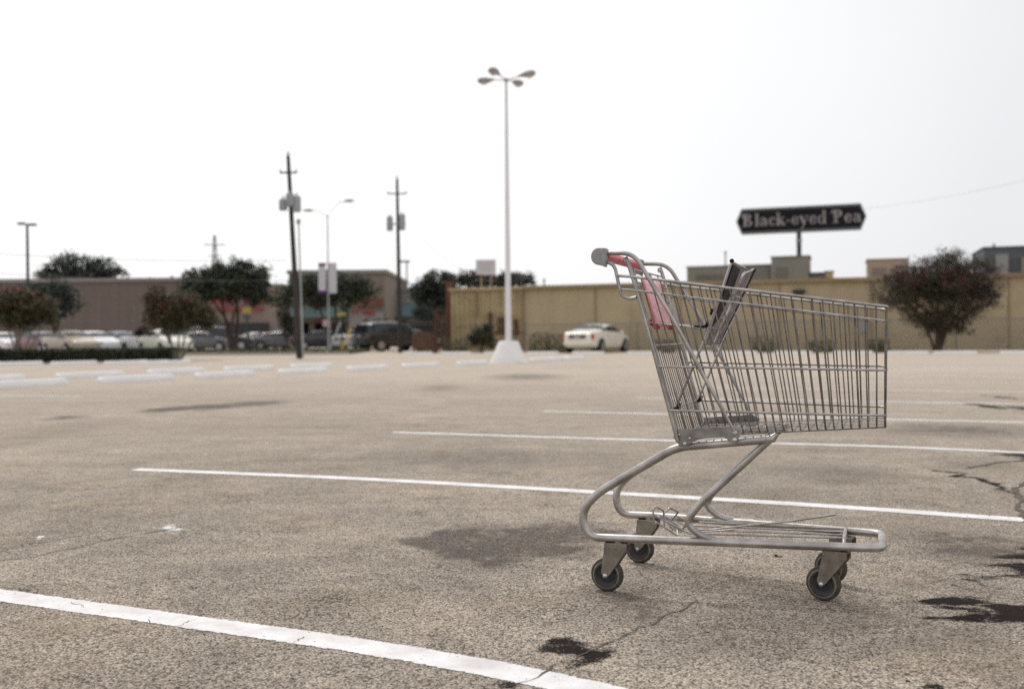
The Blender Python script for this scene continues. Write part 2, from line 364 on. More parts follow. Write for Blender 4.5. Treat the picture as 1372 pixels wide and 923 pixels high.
    hgt = math_(nt, 'SUBTRACT', math_(nt, 'SUBTRACT', 1, vo.outputs['Distance']), math_(nt, 'MULTIPLY', pit, .9)); L(hgt, bp.inputs['Height']); L(bp.outputs[0], b.inputs['Normal'])
    return m
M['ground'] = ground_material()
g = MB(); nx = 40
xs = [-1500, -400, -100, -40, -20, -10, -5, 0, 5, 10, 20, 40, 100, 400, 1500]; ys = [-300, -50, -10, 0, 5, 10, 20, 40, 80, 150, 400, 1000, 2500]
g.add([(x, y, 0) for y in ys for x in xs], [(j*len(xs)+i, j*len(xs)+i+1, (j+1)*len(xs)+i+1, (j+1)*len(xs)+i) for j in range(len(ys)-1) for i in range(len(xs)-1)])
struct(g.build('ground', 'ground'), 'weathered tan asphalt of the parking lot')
# painted lines: worn, a little transparent where the paint has chipped
def paint_material(wear):
    m, nt, b = new_mat('line_paint'); L = nt.links.new
    pos = N(nt, 'ShaderNodeNewGeometry').outputs['Position']; uv = N(nt, 'ShaderNodeUVMap').outputs[0]
    n1 = noise(nt, pos, 60, 4, .7); n2 = noise(nt, pos, 8, 4, .6)
    L(ramp(nt, n2, .3, (.58, .55, .53), .62, (.80, .79, .79)), b.inputs['Base Color']); b.inputs['Roughness'].default_value = .7
    sep = N(nt, 'ShaderNodeSeparateXYZ'); L(uv, sep.inputs[0])
    e = math_(nt, 'MULTIPLY', math_(nt, 'ABSOLUTE', math_(nt, 'SUBTRACT', sep.outputs[1], .5)), 2)
    edge = math_(nt, 'MULTIPLY', math_(nt, 'SUBTRACT', e, .78), 1.5, True)
    v = math_(nt, 'ADD', math_(nt, 'ADD', math_(nt, 'MULTIPLY', n1, .8), math_(nt, 'MULTIPLY', n2, .45)), edge)
    hole = math_(nt, 'MULTIPLY', math_(nt, 'SUBTRACT', v, wear), 12, True)
    tr = N(nt, 'ShaderNodeBsdfTransparent'); mx = N(nt, 'ShaderNodeMixShader')
    L(hole, mx.inputs[0]); L(b.outputs[0], mx.inputs[1]); L(tr.outputs[0], mx.inputs[2])
    L(mx.outputs[0], nt.nodes['Material Output'].inputs['Surface'])
    bp = N(nt, 'ShaderNodeBump'); bp.inputs['Strength'].default_value = .35; bp.inputs['Distance'].default_value = .003; L(n1, bp.inputs['Height']); L(bp.outputs[0], b.inputs['Normal'])
    return m
M['paint'] = paint_material(.765); M['paint_worn'] = paint_material(.66)
def stripe(p, q, w, name='parking_line', mat='paint', label=None, seg=24, via=None):
    K_ = [Vector(v) for v in [p]+list(via or [])+[q]]; P_ = [K_[0]]
    for a, b in zip(K_, K_[1:]):
        n = max(2, int((b-a).length/.25)); P_ += [a.lerp(b, i/n) for i in range(1, n+1)]
    for _ in range(3): P_ = [P_[0]]+[(P_[i-1]+P_[i]*2+P_[i+1])/4 for i in range(1, len(P_)-1)]+[P_[-1]]
    seg = len(P_)-1; vs = []; fs = []; uvs = []
    ph = random.random()*9
    for i in range(seg+1):
        t = i/seg; dr = (P_[min(i+1, seg)]-P_[max(i-1, 0)]).normalized(); nn = Vector((-dr.y, dr.x, 0)); c = P_[i]+nn*(.006*math.sin(t*5+ph)+.002*math.sin(t*31+ph)); c.z = .0016
        vs += [c-nn*w/2, c+nn*w/2]; uvs += [(t, 0), (t, 1)]
        if i: k = 2*i; fs.append((k-2, k, k+1, k-1))
    me = bpy.data.meshes.new(name); me.from_pydata(vs, [], fs); u = me.uv_layers.new()
    for lo in me.loops: u.data[lo.index].uv = uvs[lo.vertex_index]
    o = bpy.data.objects.new(name, me); C.objects.link(o); me.materials.append(M[mat]); struct(o, label); return o
E0 = Vector((-2.33, 6.10, 0)); LD = Vector((math.cos(R(23.6)), -math.sin(R(23.6)), 0)); stp = Vector((1.31, 2.27, 0))
d2_ = (G(860, 938)-G(735, 909)).normalized()
stripe(G(0, 797)+(G(0, 797)-G(235, 829)).normalized()*2.2, G(860, 938)+d2_*6, .118, via=[G(0, 797), G(235, 829), G(400, 851.5), G(568, 876.5), G(735, 909), G(860, 938)], label='nearest white parking line crossing the lower left')
for k in range(9):
    p = E0+stp*k; q = p+LD*11
    via = None
    if k == 0: p = G(180, 629); via = [G(460, 640), G(760, 657), G(960, 668.5), G(1200, 683.5), G(1372, 697)]; q = via[-1]+LD*5
    if k == 1: p = G(527, 579); via = [G(760, 586.5), G(1027, 594), G(1200, 598), G(1372, 607)]; q = via[-1]+LD*5
    if k == 2: p = G(728, 551); q = p+(G(1372, 566)-p).normalized()*11
    stripe(p, q, .105 if k else .115, via=via, label='white painted parking line, number %d away from the camera' % (k+2))
stripe(G(-120, 528), G(110, 531), .1, mat='paint_worn', label='faded white line at the left edge')
# cracks
def crack(pxs, w, label):
    pts = [G(*p) for p in pxs]; P = [pts[0]]
    for a, b in zip(pts, pts[1:]):
        n = max(4, int((b-a).length/.03))
        for i in range(1, n+1): P.append(a.lerp(b, i/n))
    nn = (pts[-1]-pts[0]).normalized(); nn = Vector((-nn.y, nn.x, 0)); vs = []; fs = []; off = 0
    for i, p in enumerate(P):
        off = off*.85+random.uniform(-.012, .012); ww = w*random.uniform(.25, 1.1); e = min(i, len(P)-1-i)/4; ww *= min(1, e+.1)
        c = p+nn*off; c.z = .0030; vs += [c-nn*ww/2, c+nn*ww/2]
        if i: k = 2*i; fs.append((k-2, k, k+1, k-1))
    m = MB(); m.add(vs, fs); struct(m.build('pavement_crack', 'crack'), label)
crack([(-40, 757), (45, 745), (120, 728), (180, 717), (270, 702)], .009, 'long crack in the asphalt on the left')
crack([(-30, 731), (60, 727), (140, 712), (260, 709), (430, 713)], .005, 'thin crack beside the white powder')
crack([(640, 940), (700, 918), (745, 893), (775, 880), (850, 852), (905, 822), (960, 800)], .006, 'crack running through the near line towards the cart')
crack([(1188, 752), (1240, 750), (1330, 757), (1400, 762)], .005, 'crack to the right of the cart')
crack([(20, 668), (70, 660), (140, 655), (240, 648)], .007, 'crack by the left end of the second line')
crack([(1290, 628), (1330, 622), (1372, 616), (1420, 612)], .05, 'tar filled crack between two lines on the right')
crack([(1372, 700), (1362, 660), (1385, 640)], .04, 'tar filled crack at the right edge')
for a, b_, c_ in (((196, 827), (206, 832), (224, 834)), ((232, 838), (246, 834), (262, 832), (274, 828)) and ((232, 839), (250, 834), (272, 829)), ((96, 806), (108, 812), (118, 814)), ((398, 862), (404, 856), (410, 852))):
    crack([a, b_, c_], .004, 'hairline crack in the nearest painted line')
# grit
gm = MB()
for i in range(2600):
    px = random.uniform(-60, 1430); py = 560+380*random.random()**.7; p = G(px, py); r = random.uniform(.0012, .0032)*(1.5 if random.random() < .05 else 1)
    vs = [p+Vector((random.uniform(.6, 1.2)*r*a, random.uniform(.6, 1.2)*r*b_, r*.5*(c_+.8))) for a, b_, c_ in ((1, 0, 0), (0, 1, 0), (-1, 0, 0), (0, -1, 0), (0, 0, 1.2), (0, 0, -.9))]
    gm.add(vs, [(0, 1, 4), (1, 2, 4), (2, 3, 4), (3, 0, 4), (1, 0, 5), (2, 1, 5), (3, 2, 5), (0, 3, 5)])
tag(gm.build('grit', 'stone'), 'loose grit scattered over the asphalt', 'grit', kind='stuff')
# cigarette end by the cart
cb = thing('cigarette_end', 'brown cigarette end lying on the asphalt under the cart frame', 'litter', G(1043, 746)+Vector((0, 0, .005)), R(-20))
MB().tube([(-.004, 0, 0), (.012, .004, 0)], .0042, 8).build('filter', 'butt', cb); MB().tube([(-.014, -.003, .001), (-.004, 0, 0)], [.0035, .0044], 8).build('burnt_end', 'butt_dark', cb)
# ------------------------------------------------------------------ SHOPPING CART  (x forward, y across, z up)
A = R(20.3); ca, sa = math.cos(A), math.sin(A); Z0 = .015
cart = thing('shopping_cart', 'abandoned worn metal shopping cart with red handle on the empty parking lot', 'shopping cart',
             (-1*ca+3.22*sa, 1*sa+3.22*ca, 0), -A)
def z(v): return v+Z0
# chassis tube: one bent pipe, both sides and round the nose
def side(s):
    return [(.681, .195*s, z(.471)), (.414, .205*s, z(.441)), (.168, .209*s, z(.292)), (.114, .209*s, z(.232)), (.132, .209*s, z(.151)), (.24, .209*s, z(.153))]
low = [(.24, -.209, z(.153)), (.93, -.125, z(.153)), (1.002, -.113, z(.153)), (1.002, .113, z(.153)), (.93, .125, z(.153)), (.24, .209, z(.153))]
full = side(-1)[:-1]+low[:]+side(1)[:-1][::-1]
path = fillet(full, [.04, .07, .07, .10, .02, .01, .06, .06, .01, .02, .10, .07, .07, .04][:len(full)-2], 8)
MB().tube(path, .0131, 14).build('chassis_tube', 'tube', cart)
for s in (-1, 1):
    pr = fillet([(.690, .185*s, z(.470)), (.475, .178*s, z(.262)), (.435, .176*s, z(.205)), (.500, .176*s, z(.158)), (.60, .168*s, z(.162))], [.05, .06, .06], 8)
    rr = [.0115]*(len(pr)-4)+[.0105, .009, .0075, .0065]
    MB().tube(pr, rr[:len(pr)], 12).build('front_strut', 'tube', cart)
    pr = fillet([(.60, .195*s, z(.467)), (.70, .19*s, z(.476)), (.694, .18*s, z(.462))], .01, 3)
    MB().tube([(.67, .187*s, z(.468)), (.70, .187*s, z(.474)), (.712, .187*s, z(.488))], [.011, .013, .006], 10).build('strut_end', 'tube', cart)
MB().tube([(.684, -.19, z(.478)), (.684, .19, z(.478))], .009, 10).build('cross_tube', 'tube', cart)
# bracket plates with bolts
pl = [(.415, .498), (.592, .513), (.617, .495), (.606, .478), (.598, .462), (.585, .462), (.562, .478), (.477, .472), (.468, .460), (.452, .446), (.428, .449), (.411, .473)]
for s in (-1, 1):
    b_ = MB().prism(pl, lambda a, b, t: (a, s*(.222+t), z(b)), 0, .006).build('bracket_plate', 'plate', cart, bevel=.002)
    for u, w, r in ((.595, .492, .0085), (.594, .471, .008), (.446, .456, .007), (.461, .472, .005), (.43, .482, .004)):
        MB().lathe([(r, 0), (r, .003), (r*.7, .006), (.0001, .007)], 12, (u, s*.228, z(w)), Matrix.Rotation(R(-90*s), 3, 'X')).build('bolt', 'bolt', b_)
# basket
def lerp(a, b, t): return a+(b-a)*t
def sidept(s, t, k):                              # t along, k 0 top .. 1 bottom
    u = lerp(lerp(.290, 1.018, t), lerp(.432, 1.012, t), k**1.0)
    y = lerp(lerp(.252, .190, t), lerp(.228, .172, t), k)
    zz = lerp(lerp(.963, .858, t), lerp(.474, .513, t), k)
    return Vector((u, s*y, z(zz)))
bk = MB(); NW = 25; wr = .0021; rb = MB()
for i in range(1, NW+1):
    t = i/NW; u0 = []
    for s in (-1, 1):
        seg = [sidept(s, t, 0), sidept(s, t, .5)+Vector((random.uniform(-.0015, .0015), 0, 0)), sidept(s, t, .96)]
        u0.append(seg)
    bl, br = sidept(-1, t, 1), sidept(1, t, 1)
    pts = u0[0]+[bl+Vector((0, .012, -.002)), br+Vector((0, -.012, -.002))]+u0[1][::-1]
    bk.tube(fillet(pts, [.05, .02, .015, .015, .02, .05], 2), wr*(1.35 if i in (18, 22, 25) else 1), 6)
# basket rods
def rod(zr, zf, ur, uf, yr, yf, r, mb, back=None):
    pts = [(ur, -yr, z(zr)), (uf, -yf, z(zf)), (uf, yf, z(zf)), (ur, yr, z(zr))]
    if back: pts = [(back, -yr-.003, z(zr+.004))]+pts+[(back, yr+.003, z(zr+.004))]
    mb.tube(fillet(pts, .022, 4), r, 8)
rim = MB(); rod(.961, .858, .292, 1.018, .256, .194, .0045, rim, .250); rim.build('top_rim', 'wire', cart)
rod(.919, .817, .303, 1.018, .255, .193, .0035, rb, .262)
rod(.688, .677, .369, 1.017, .247, .188, .0035, rb); rod(.556, .547, .403, 1.015, .241, .183, .0035, rb)
rod(.476, .513, .440, 1.014, .224, .168, .0022, bk)
# front face verticals and floor wires
for j in range(1, 12):
    y = lerp(-.19, .19, j/12)
    bk.tube([(1.019, y, z(.858)), (1.016, y*.97, z(.68)), (1.012, y*.92, z(.513))], wr, 6)
for j in range(1, 7):
    f = lerp(-1, 1, j/7); rb.tube([(.44, f*.222, z(.479)), (1.012, f*.168, z(.516))], .0013, 6)
basket = bk.build('wire_basket', 'wire_dark', cart); rb.build('basket_rod', 'wire', basket)
# rear posts, braces, loops
for s in (-1, 1):
    MB().tube(smooth_path([(.272, s*.247, z(1.004)), (.279, s*.249, z(1.008)), (.334, s*.249, z(.822)), (.425, s*.232, z(.462))], 4), .0062, 10).build('rear_post', 'tube', cart)
    pr = fillet([(.205, s*.245, z(1.036)), (.300, s*.256, z(1.032)), (.430, s*.258, z(.812)), (.484, s*.256, z(.706)), (.594, s*.234, z(.497))], [.04, .3, .15], 7)
    rr = [.0068]*(len(pr)-2)+[.0065, .0045]
    MB().tube(pr, rr, 10).build('brace_tube', 'tube', cart)
    MB().tube(fillet([(.200, s*.245, z(1.013)), (.238, s*.25, z(1.000)), (.258, s*.25, z(.905)), (.285, s*.25, z(.893)), (.306, s*.25, z(.898))], [.02, .04, .02], 6), .0056, 10).build('handle_loop', 'tube', cart)
    cp = []
    for i in range(13):
        a = R(90+180*i/12); cp.append((.190+.024*math.cos(a), .026*math.sin(a)))
    cp += [(.203, -.030), (.211, -.034), (.218, .018), (.214, .025)]
    MB().prism(cp, lambda a, b, t: (a, s*(.232+t), z(1.026+b)), 0, .030).build('handle_end_cap', 'grey_plastic', cart, bevel=.005)
MB().tube([(.203, -.236, z(1.028)), (.203, .236, z(1.028))], .0155, 18).build('handle_grip', 'red_plastic', cart)
sl_ = MB(); sl_.tube([(.200, -.222, z(1.026)), (.200, -.175, z(1.026))], .0162, 18); sl_.tube([(.200, .18, z(1.026)), (.200, .225, z(1.026))], .0162, 18)
# rear gate
def gp(y, zz):                                    # point on the gate plane
    return (lerp(.285, .424, (.985-zz)/(.985-.478))+.006, y, z(zz))
gt = MB()
gt.tube(fillet([gp(-.225, .985), gp(-.222, .478), gp(.222, .478), gp(.225, .985)], .012, 3), .0036, 8)
for zz in (.985, .945, .815, .752, .545): gt.tube([gp(-.224, zz), gp(.224, zz)], .003, 6)
gw = MB()
for j in range(1, 14):
    y = lerp(-.222, .222, j/14); top = .752 if j not in (3, 7, 11) else .985
    gw.tube([gp(y, top), gp(y*.99, .478)], .0018, 6)
go = gt.build('rear_gate', 'wire', cart); gw.build('gate_wires', 'wire_dark', go)
fl = MB(); n_ = 8; vs = []; fs = []
for i in range(n_+1):
    zz = lerp(.958, .808, i/n_)
    for j in range(n_+1):
        y = lerp(-.207, .05, j/n_); p = Vector(gp(y, zz)); p.x += .010+.004*math.sin(j*.9); vs.append(p)
fs = [(i*(n_+1)+j, i*(n_+1)+j+1, (i+1)*(n_+1)+j+1, (i+1)*(n_+1)+j) for i in range(n_) for j in range(n_)]
fl.add(vs, fs, True); flap = fl.build('seat_flap', 'flap', cart); mo = flap.modifiers.new('thick', 'SOLIDIFY'); mo.thickness = .004
for y in (-.185, .03): MB().tube(smooth_path([gp(y, .83), (gp(y, .81)[0]+.012, y, z(.806)), (gp(y, .8)[0]+.02, y, z(.812))], 4), .007, 8).build('flap_hook', 'red_plastic', flap)
# child seat: pan, back grid, links
st_ = MB()
for j in range(0, 15):
    y = lerp(-.205, .205, j/14); st_.tube([(.335, y, z(.822)), (.505, y, z(.800))], .0021, 6)
for f in (0, .3, .65, 1): st_.tube([(lerp(.335, .505, f), -.21, z(lerp(.822, .80, f))), (lerp(.335, .505, f), .21, z(lerp(.822, .80, f)))], .0034, 8)
st_.build('seat_pan', 'wire', cart)
def bp_(y, f, off=0):
    yy = lerp(-.2+(y+.2)*.68, y, min(1, f*1.6)); return (lerp(.500, .584, f)+off*min(1, .25+f), yy, z(lerp(.745, 1.000, f)))
sb = MB(); sw = MB()
for off, y0_, y1_ in ((0, -.202, .202), (.022, -.03, .19)):
    m0 = 1 if y0_ < -.1 else .9
    sb.tube(fillet([bp_(y0_, 0, off), bp_(y0_, .5, off), bp_(y0_, m0, off), bp_(y1_*.97, 1, off), bp_(y1_, .5, off), bp_(y1_, 0, off)], .02, 4), .0040, 8)
    sb.tube([bp_(y0_, 0.01, off), bp_(y1_, .01, off)], .0032, 8)
    for f in (.35, .66) if off == 0 else (.62,): sb.tube([bp_(y0_, f, off), bp_(y1_, f, off)], .003, 6)
    nw_ = 12 if off == 0 else 8
    for j in range(1, nw_):
        y = lerp(y0_, y1_, j/nw_); sw.tube([bp_(y, 0, off), bp_(y, .5, off), bp_(y, .99, off)], .0015, 6)
so_ = sb.build('seat_back', 'wire', cart); sw.build('seat_wires', 'wire_dark', so_)
pd = MB(); pd.prism([(-.192, .24), (-.10, .34), (-.045, .70), (-.035, .95), (-.192, .97)], lambda a, b, t: bp_(a, b, .005+t), 0, .004)
pd.build('black_pad', 'black_plastic', cart)
MB().prism([(.155, .0), (.185, 0), (.185, 1.0), (.155, 1.0)], lambda a, b, t: bp_(a, b, .027+t), 0, .003).build('black_strap', 'black_plastic', cart)
for y in (-.2, .2): MB().ball(bp_(y*.98, 1.01), .007, 6).build('hinge_knob', 'black_plastic', cart)
MB().tube([(.47, -.2, z(.806)), (.505, -.2, z(.806)), (.515, -.2, z(.82))], .006, 8).build('hinge', 'black_plastic', cart); MB().tube([bp_(-.2, .38, -.012), bp_(-.2, .45, -.012)], .007, 8).build('hinge', 'black_plastic', cart)
for s in (-1, 1):
    MB().tube([(.412, s*.2, z(.56)), (.502, s*.203, z(.765)), (.54, s*.203, z(.875))], .0042, 8).build('link_rod', 'tube', cart)
    MB().tube([(.40, s*.2, z(.555)), (.422, s*.2, z(.56)), (.424, s*.2, z(.575))], .0065, 8).build('link_clip', 'black_plastic', cart)
MB().tube([(.413, -.2, z(.56)), (.41, .2, z(.56))], .0032, 8).build('link_bar', 'wire', cart)
# lower rack and bent wires
rk = MB()
rk.tube(fillet([(.895, -.122, z(.150)), (.895, -.085, z(.172)), (.895, .085, z(.172)), (.895, .122, z(.150))], .02, 4), .0055, 8)
for j in range(4):
    f = -1+2*j/3; rk.tube([(.895, f*.075, z(.169)), (.60, f*.09, z(.163)), (.40+.03*abs(f), f*.10, z(.160))], .0030, 6)
rk.build('lower_rack', 'wire', cart)
lw = MB()
def cu(px, py, v):
    x, y, zz = ray(px, py); t = (3.22+v)/(x*sa+y*ca); return (t*(x*ca-y*sa)+1, v, H+t*zz)
lw.tube([cu(928, 712, -.02), cu(1000, 704, -.01), cu(1060, 698, .0), cu(1120, 689, .01)], .0032, 6)
lw.tube(smooth_path([cu(985, 709, -.05), cu(945, 712, -.05), cu(915, 711, -.05), cu(895, 700, -.04)], 4), .0026, 6)
lw.tube(smooth_path([cu(960, 716, .03), cu(930, 712, .03), cu(905, 697, .03), cu(880, 692, .03)], 4), .0026, 6)
lw.tube(fillet([cu(876, 706, -.06), cu(875, 682, -.06), cu(880, 679, -.03), cu(889, 684, .0), cu(890, 706, .0), cu(878, 700, -.04)], .006, 3), .0029, 6)
lw.tube(fillet([cu(890, 688, -.03), cu(897, 680, -.02), cu(909, 686, .02), cu(899, 697, .03), cu(888, 690, .0), cu(902, 710, .0)], .006, 3), .0029, 6)
lw.tube(fillet([cu(876, 690, -.06), cu(922, 714, -.05), cu(920, 702, -.03), cu(921, 698, .0), cu(913, 713, .02), cu(897, 706, .02)], .006, 3), .0029, 6)
lw.tube(fillet([cu(876, 697, -.02), cu(908, 718, -.02), cu(907, 703, .02), cu(884, 690, .02)], .006, 3), .0029, 6)
lw.tube(fillet([cu(905, 690, .02), cu(922, 699, .04), cu(914, 709, .04), cu(890, 697, .04)], .012, 3), .0024, 6)
lw.build('bent_wire', 'wire', cart)
# casters
def caster(u, y, yaw, swu):
    piv = Vector((swu, y, 0)); r = .052; root_m = Matrix.Rotation(yaw, 3, 'Z')
    off = Vector((u-swu, 0, r)); cx = piv+root_m@off; rm = root_m
    fk = MB()
    k = 1
    for sgn in (-1, 1):
        prof = [(.030, .052), (.014, .052), (-.030, .052), (-.036, .040), (-.012+(u-swu), -.004-.052+.0), (u-swu, -.066), (u-swu+.014, -.052), (u-swu+.016, -.04)]
        poly = [(swu_x, zz) for swu_x, zz in [(.033, .056), (-.040, .056), (-.042, .030), (u-swu-.014, -.046), (u-swu-.008, -.062), (u-swu+.006, -.062), (u-swu+.014, -.052), (.033, .036)]]
        fk.prism(poly, lambda a, b, t: piv+rm@Vector((a, sgn*(.0175+t), .104+b*.9-.002)), 0, .003)
    fk.box(piv+rm@Vector((-.004, 0, .152)), (.072, .041, .005), yaw)
    fo = fk.build('caster', 'fork', cart, bevel=.0015)
    MB().tube([piv+Vector((0, 0, .153)), piv+Vector((0, 0, .168))], [.016, .011], 12).build('swivel_stem', 'fork', fo)
    q = rm@Matrix.Rotation(R(90), 3, 'X')
    MB().lathe([(.036, -.0125), (.044, -.0135), (.0495, -.011), (r, -.005), (r, .005), (.0495, .011), (.044, .0135), (.036, .0125)], 32, cx, q, caps=False).build('tyre', 'tyre', fo)
    MB().lathe([(.0385, -.0150), (.0435, -.0146), (.0435, .0146), (.0385, .0150)], 32, cx, q, caps=False).build('tyre_band', 'tyre_ring', fo)
    MB().lathe([(.0001, -.010), (.014, -.010), (.016, -.014), (.021, -.006), (.029, -.006), (.034, -.0145), (.0385, -.0146), (.0385, .0146), (.034, .0145), (.029, .006), (.021, .006), (.016, .014), (.014, .010), (.0001, .010)], 32, cx, q).build('wheel_hub', 'hub', fo)
    ax = MB(); ax.tube([cx+rm@Vector((0, -.0245, 0)), cx+rm@Vector((0, .0245, 0))], .004, 10)
    for sg in (-1, 1): ax.lathe([(.0075, 0), (.0075, .004), (.003, .0055), (.0001, .0055)], 6, cx+rm@Vector((0, sg*.0205, 0)), rm@Matrix.Rotation(R(-90)*sg, 3, 'X'))
    ax.build('axle_bolt', 'bolt', fo)
caster(.195, -.205, R(-4), .232); caster(.203, .205, R(-6), .240)
caster(.835, -.118, R(-17), .878); caster(.845, .105, R(-20), .888)
# ------------------------------------------------------------------ wheel stops
sh = MB(); prof = [(-.075, 0), (-.075, .05), (-.05, .115), (.05, .115), (.075, .05), (.075, 0)]
st_root = None
def stop_mesh():
    m = MB(); L = .91
    pr = [(-.085, 0), (-.085, .055), (-.055, .13), (.055, .13), (.085, .055), (.085, 0)]
    xs_ = [(-L, .9, .75), (-L+.05, 1, 1), (-.3, 1, 1), (-.29, 1, 1), (.3, 1, 1), (L-.05, 1, 1), (L, .9, .75)]
    vs = [(x, a*ky, b*kz) for x, ky, kz in xs_ for a, b in pr]; n = 6
    fs = [(i*n+j, i*n+j+1, (i+1)*n+j+1, (i+1)*n+j) for i in range(len(xs_)-1) for j in range(n-1)]
    fs += [tuple(range(n))[::-1], tuple(range((len(xs_)-1)*n, len(xs_)*n))]
    m.add(vs, fs); return m
stop0 = None
def wheel_stop(x, y, az, label, group, k=1):
    global stop0
    rz = R(90)-az
    if stop0 is None:
        stop0 = stop_mesh().build('wheel_stop', 'white_paint', bevel=.012); o = stop0
    else:
        o = stop0.copy(); C.objects.link(o)
    o.location = (x, y, 0); o.rotation_euler = (0, 0, rz); o.scale = (k, 1, 1); o['label'] = label; o['category'] = 'wheel stop'; o['group'] = group
words = ['first', 'second', 'third', 'fourth', 'fifth', 'sixth', 'seventh', 'eighth', 'ninth', 'tenth', 'eleventh', 'twelfth', 'thirteenth', 'fourteenth', 'fifteenth', 'sixteenth', 'seventeenth', 'eighteenth']
for n_i, k in enumerate((-1, 0, 1, 2, 3, 4, 5, 7, 8, 7.6)):
    lab = 'white concrete wheel stop, %s from the left in the nearest row' % words[n_i]
    if k == 5: lab = 'white concrete wheel stop just left of the lamp pole footing'
    if k == 7: lab = 'white concrete wheel stop just right of the lamp pole footing'
    if k == 8: lab = 'white concrete wheel stop farthest right in the lamp pole row'
    if k == 7.6: lab = 'white concrete wheel stop overlapping the two right of the lamp pole footing'
    wheel_stop(-7.24+1.21*k+(-.25 if k > 6.5 else 0)+(random.uniform(-.06, .06)), 19.06+1.9*k, R(23.5+random.uniform(-2, 2)), lab, 'wheel stops in line with the lamp pole')
for n_i, k in enumerate((-1.05, 0, 1, 2, 3)):
    wheel_stop(-9.1+1.21*k, 21.5+1.9*k, R(23.5+random.uniform(-2, 2)), 'white wheel stop touching the back of the nearest row, %s from the left' % words[n_i], 'wheel stops backing the nearest row')
fr = [(541, 580), (591, 632), (649, 690), (706, 749), (768, 808), (842, 885), (906, 950), (970, 1010), (1038, 1087), (1119, 1167), (1189, 1242), (1251, 1308), (1342, 1400), (1440, 1500)]
for i, (a, b_) in enumerate(fr):
    cx = (a+b_)/2; D = lerp(48.8, 37, (cx-541)/800) if cx < 1342 else 37
    p = W(cx, 470, D)
    lab = 'white wheel stop in the far row before the tan building, %s from the left' % words[i]
    if i == 10: lab = 'white wheel stop left of the trunk of the large pink crape myrtle'
    if i == 11: lab = 'white wheel stop right below the trunk of the large pink crape myrtle'
    wheel_stop(p.x, D, R(114), lab, 'wheel stops before the tan building', .84)
for i, (a, b_) in enumerate([(-60, -5), (2, 49), (75, 124), (147, 192), (199, 216), (223, 252)]):
    cx = (a+b_)/2; D = 33.6; p = W(cx, 487, D)
    wheel_stop(p.x, D, R(30), 'white wheel stop before the clipped hedge, %s from the left' % words[i], 'wheel stops before the hedge', .95 if i < 4 else .6)
# ------------------------------------------------------------------ lamp pole with concrete footing
lp = thing('parking_lot_lamp', 'tall white four headed lamp pole on a tapered white footing', 'lamp post', (-.11, 31.0, 0), R(12))
ft = MB(); pr = [(.59, 0), (.57, .07), (.31, .66), (.30, .68)]
vs = []; 
for r_, h_ in pr:
    for j in range(16):
        a = 2*math.pi*j/16; vs.append((r_*math.cos(a), r_*math.sin(a), h_))
ft.add(vs, [(i*16+j, i*16+(j+1) % 16, (i+1)*16+(j+1) % 16, (i+1)*16+j) for i in range(3) for j in range(16)]+[tuple(range(48, 64))], True)
ft.build('footing', 'white_paint', lp)
MB().box((0, 0, .68), (.34, .34, .04)).build('base_flange', 'pole_white', lp)
MB().tube([(0, 0, .66), (0, 0, 8.80)], [.10, .045], 16).build('pole', 'pole_white', lp)
MB().lathe([(.05, 8.72), (.07, 8.75), (.07, 8.82), (.0001, 8.86)], 16).build('pole_cap', 'lamp_grey', lp)
for az in (50, 140, 230, 320):
    # arm then a cobra head
    d_ = Vector((math.cos(R(az)), math.sin(R(az)), 0)); up_ = Vector((0, 0, 1)); q = Matrix((d_, up_.cross(d_), up_)).transposed()
    arm = MB().tube([Vector((0, 0, 8.78)), d_*.25+up_*8.82, d_*.52+up_*8.86], .026, 8).build('lamp_arm', 'pole_white', lp)
    hd = MB(); ss = [(.42, .035, .03), (.52, .06, .05), (.66, .13, .085), (.80, .155, .11), (.92, .14, .10), (1.0, .07, .05)]
    vs = []
    for x_, w_, h_ in ss:
        for j in range(12):
            a = 2*math.pi*j/12; vs.append(q@Vector((x_, w_*math.cos(a), h_*math.sin(a)))+up_*(8.83+.05*x_))
    hd.add(vs, [(i*12+j, i*12+(j+1) % 12, (i+1)*12+(j+1) % 12, (i+1)*12+j) for i in range(5) for j in range(12)]+[tuple(range(60, 72)), tuple(range(12))[::-1]], True)
    ho = hd.build('lamp_head', 'lamp_grey', lp)
    MB().ball(q@Vector((.80, 0, 0))+up_*(8.79), .10, 6, (1, 1, .6)).build('lens', 'lens', ho)
# dark twin head lamp on the far left
p = W(38.5, 470, 70); l2 = thing('parking_lot_lamp', 'dark lamp pole with two flat heads above the left crape myrtle', 'lamp post', (p.x, 70, 0), R(10))
MB().tube([(0, 0, 0), (0, 0, 9.0)], [.14, .09], 10).build('pole', 'dark_green_metal', l2)
MB().tube([(-.3, 0, 9.03), (.3, 0, 8.98)], .05, 8).build('crossarm', 'dark_green_metal', l2)
for s in (-1, 1): MB().box((s*.36, 0, 9.03-.03*s), (.52, .35, .16)).build('lamp_head', 'dark_green_metal', l2, bevel=.03)
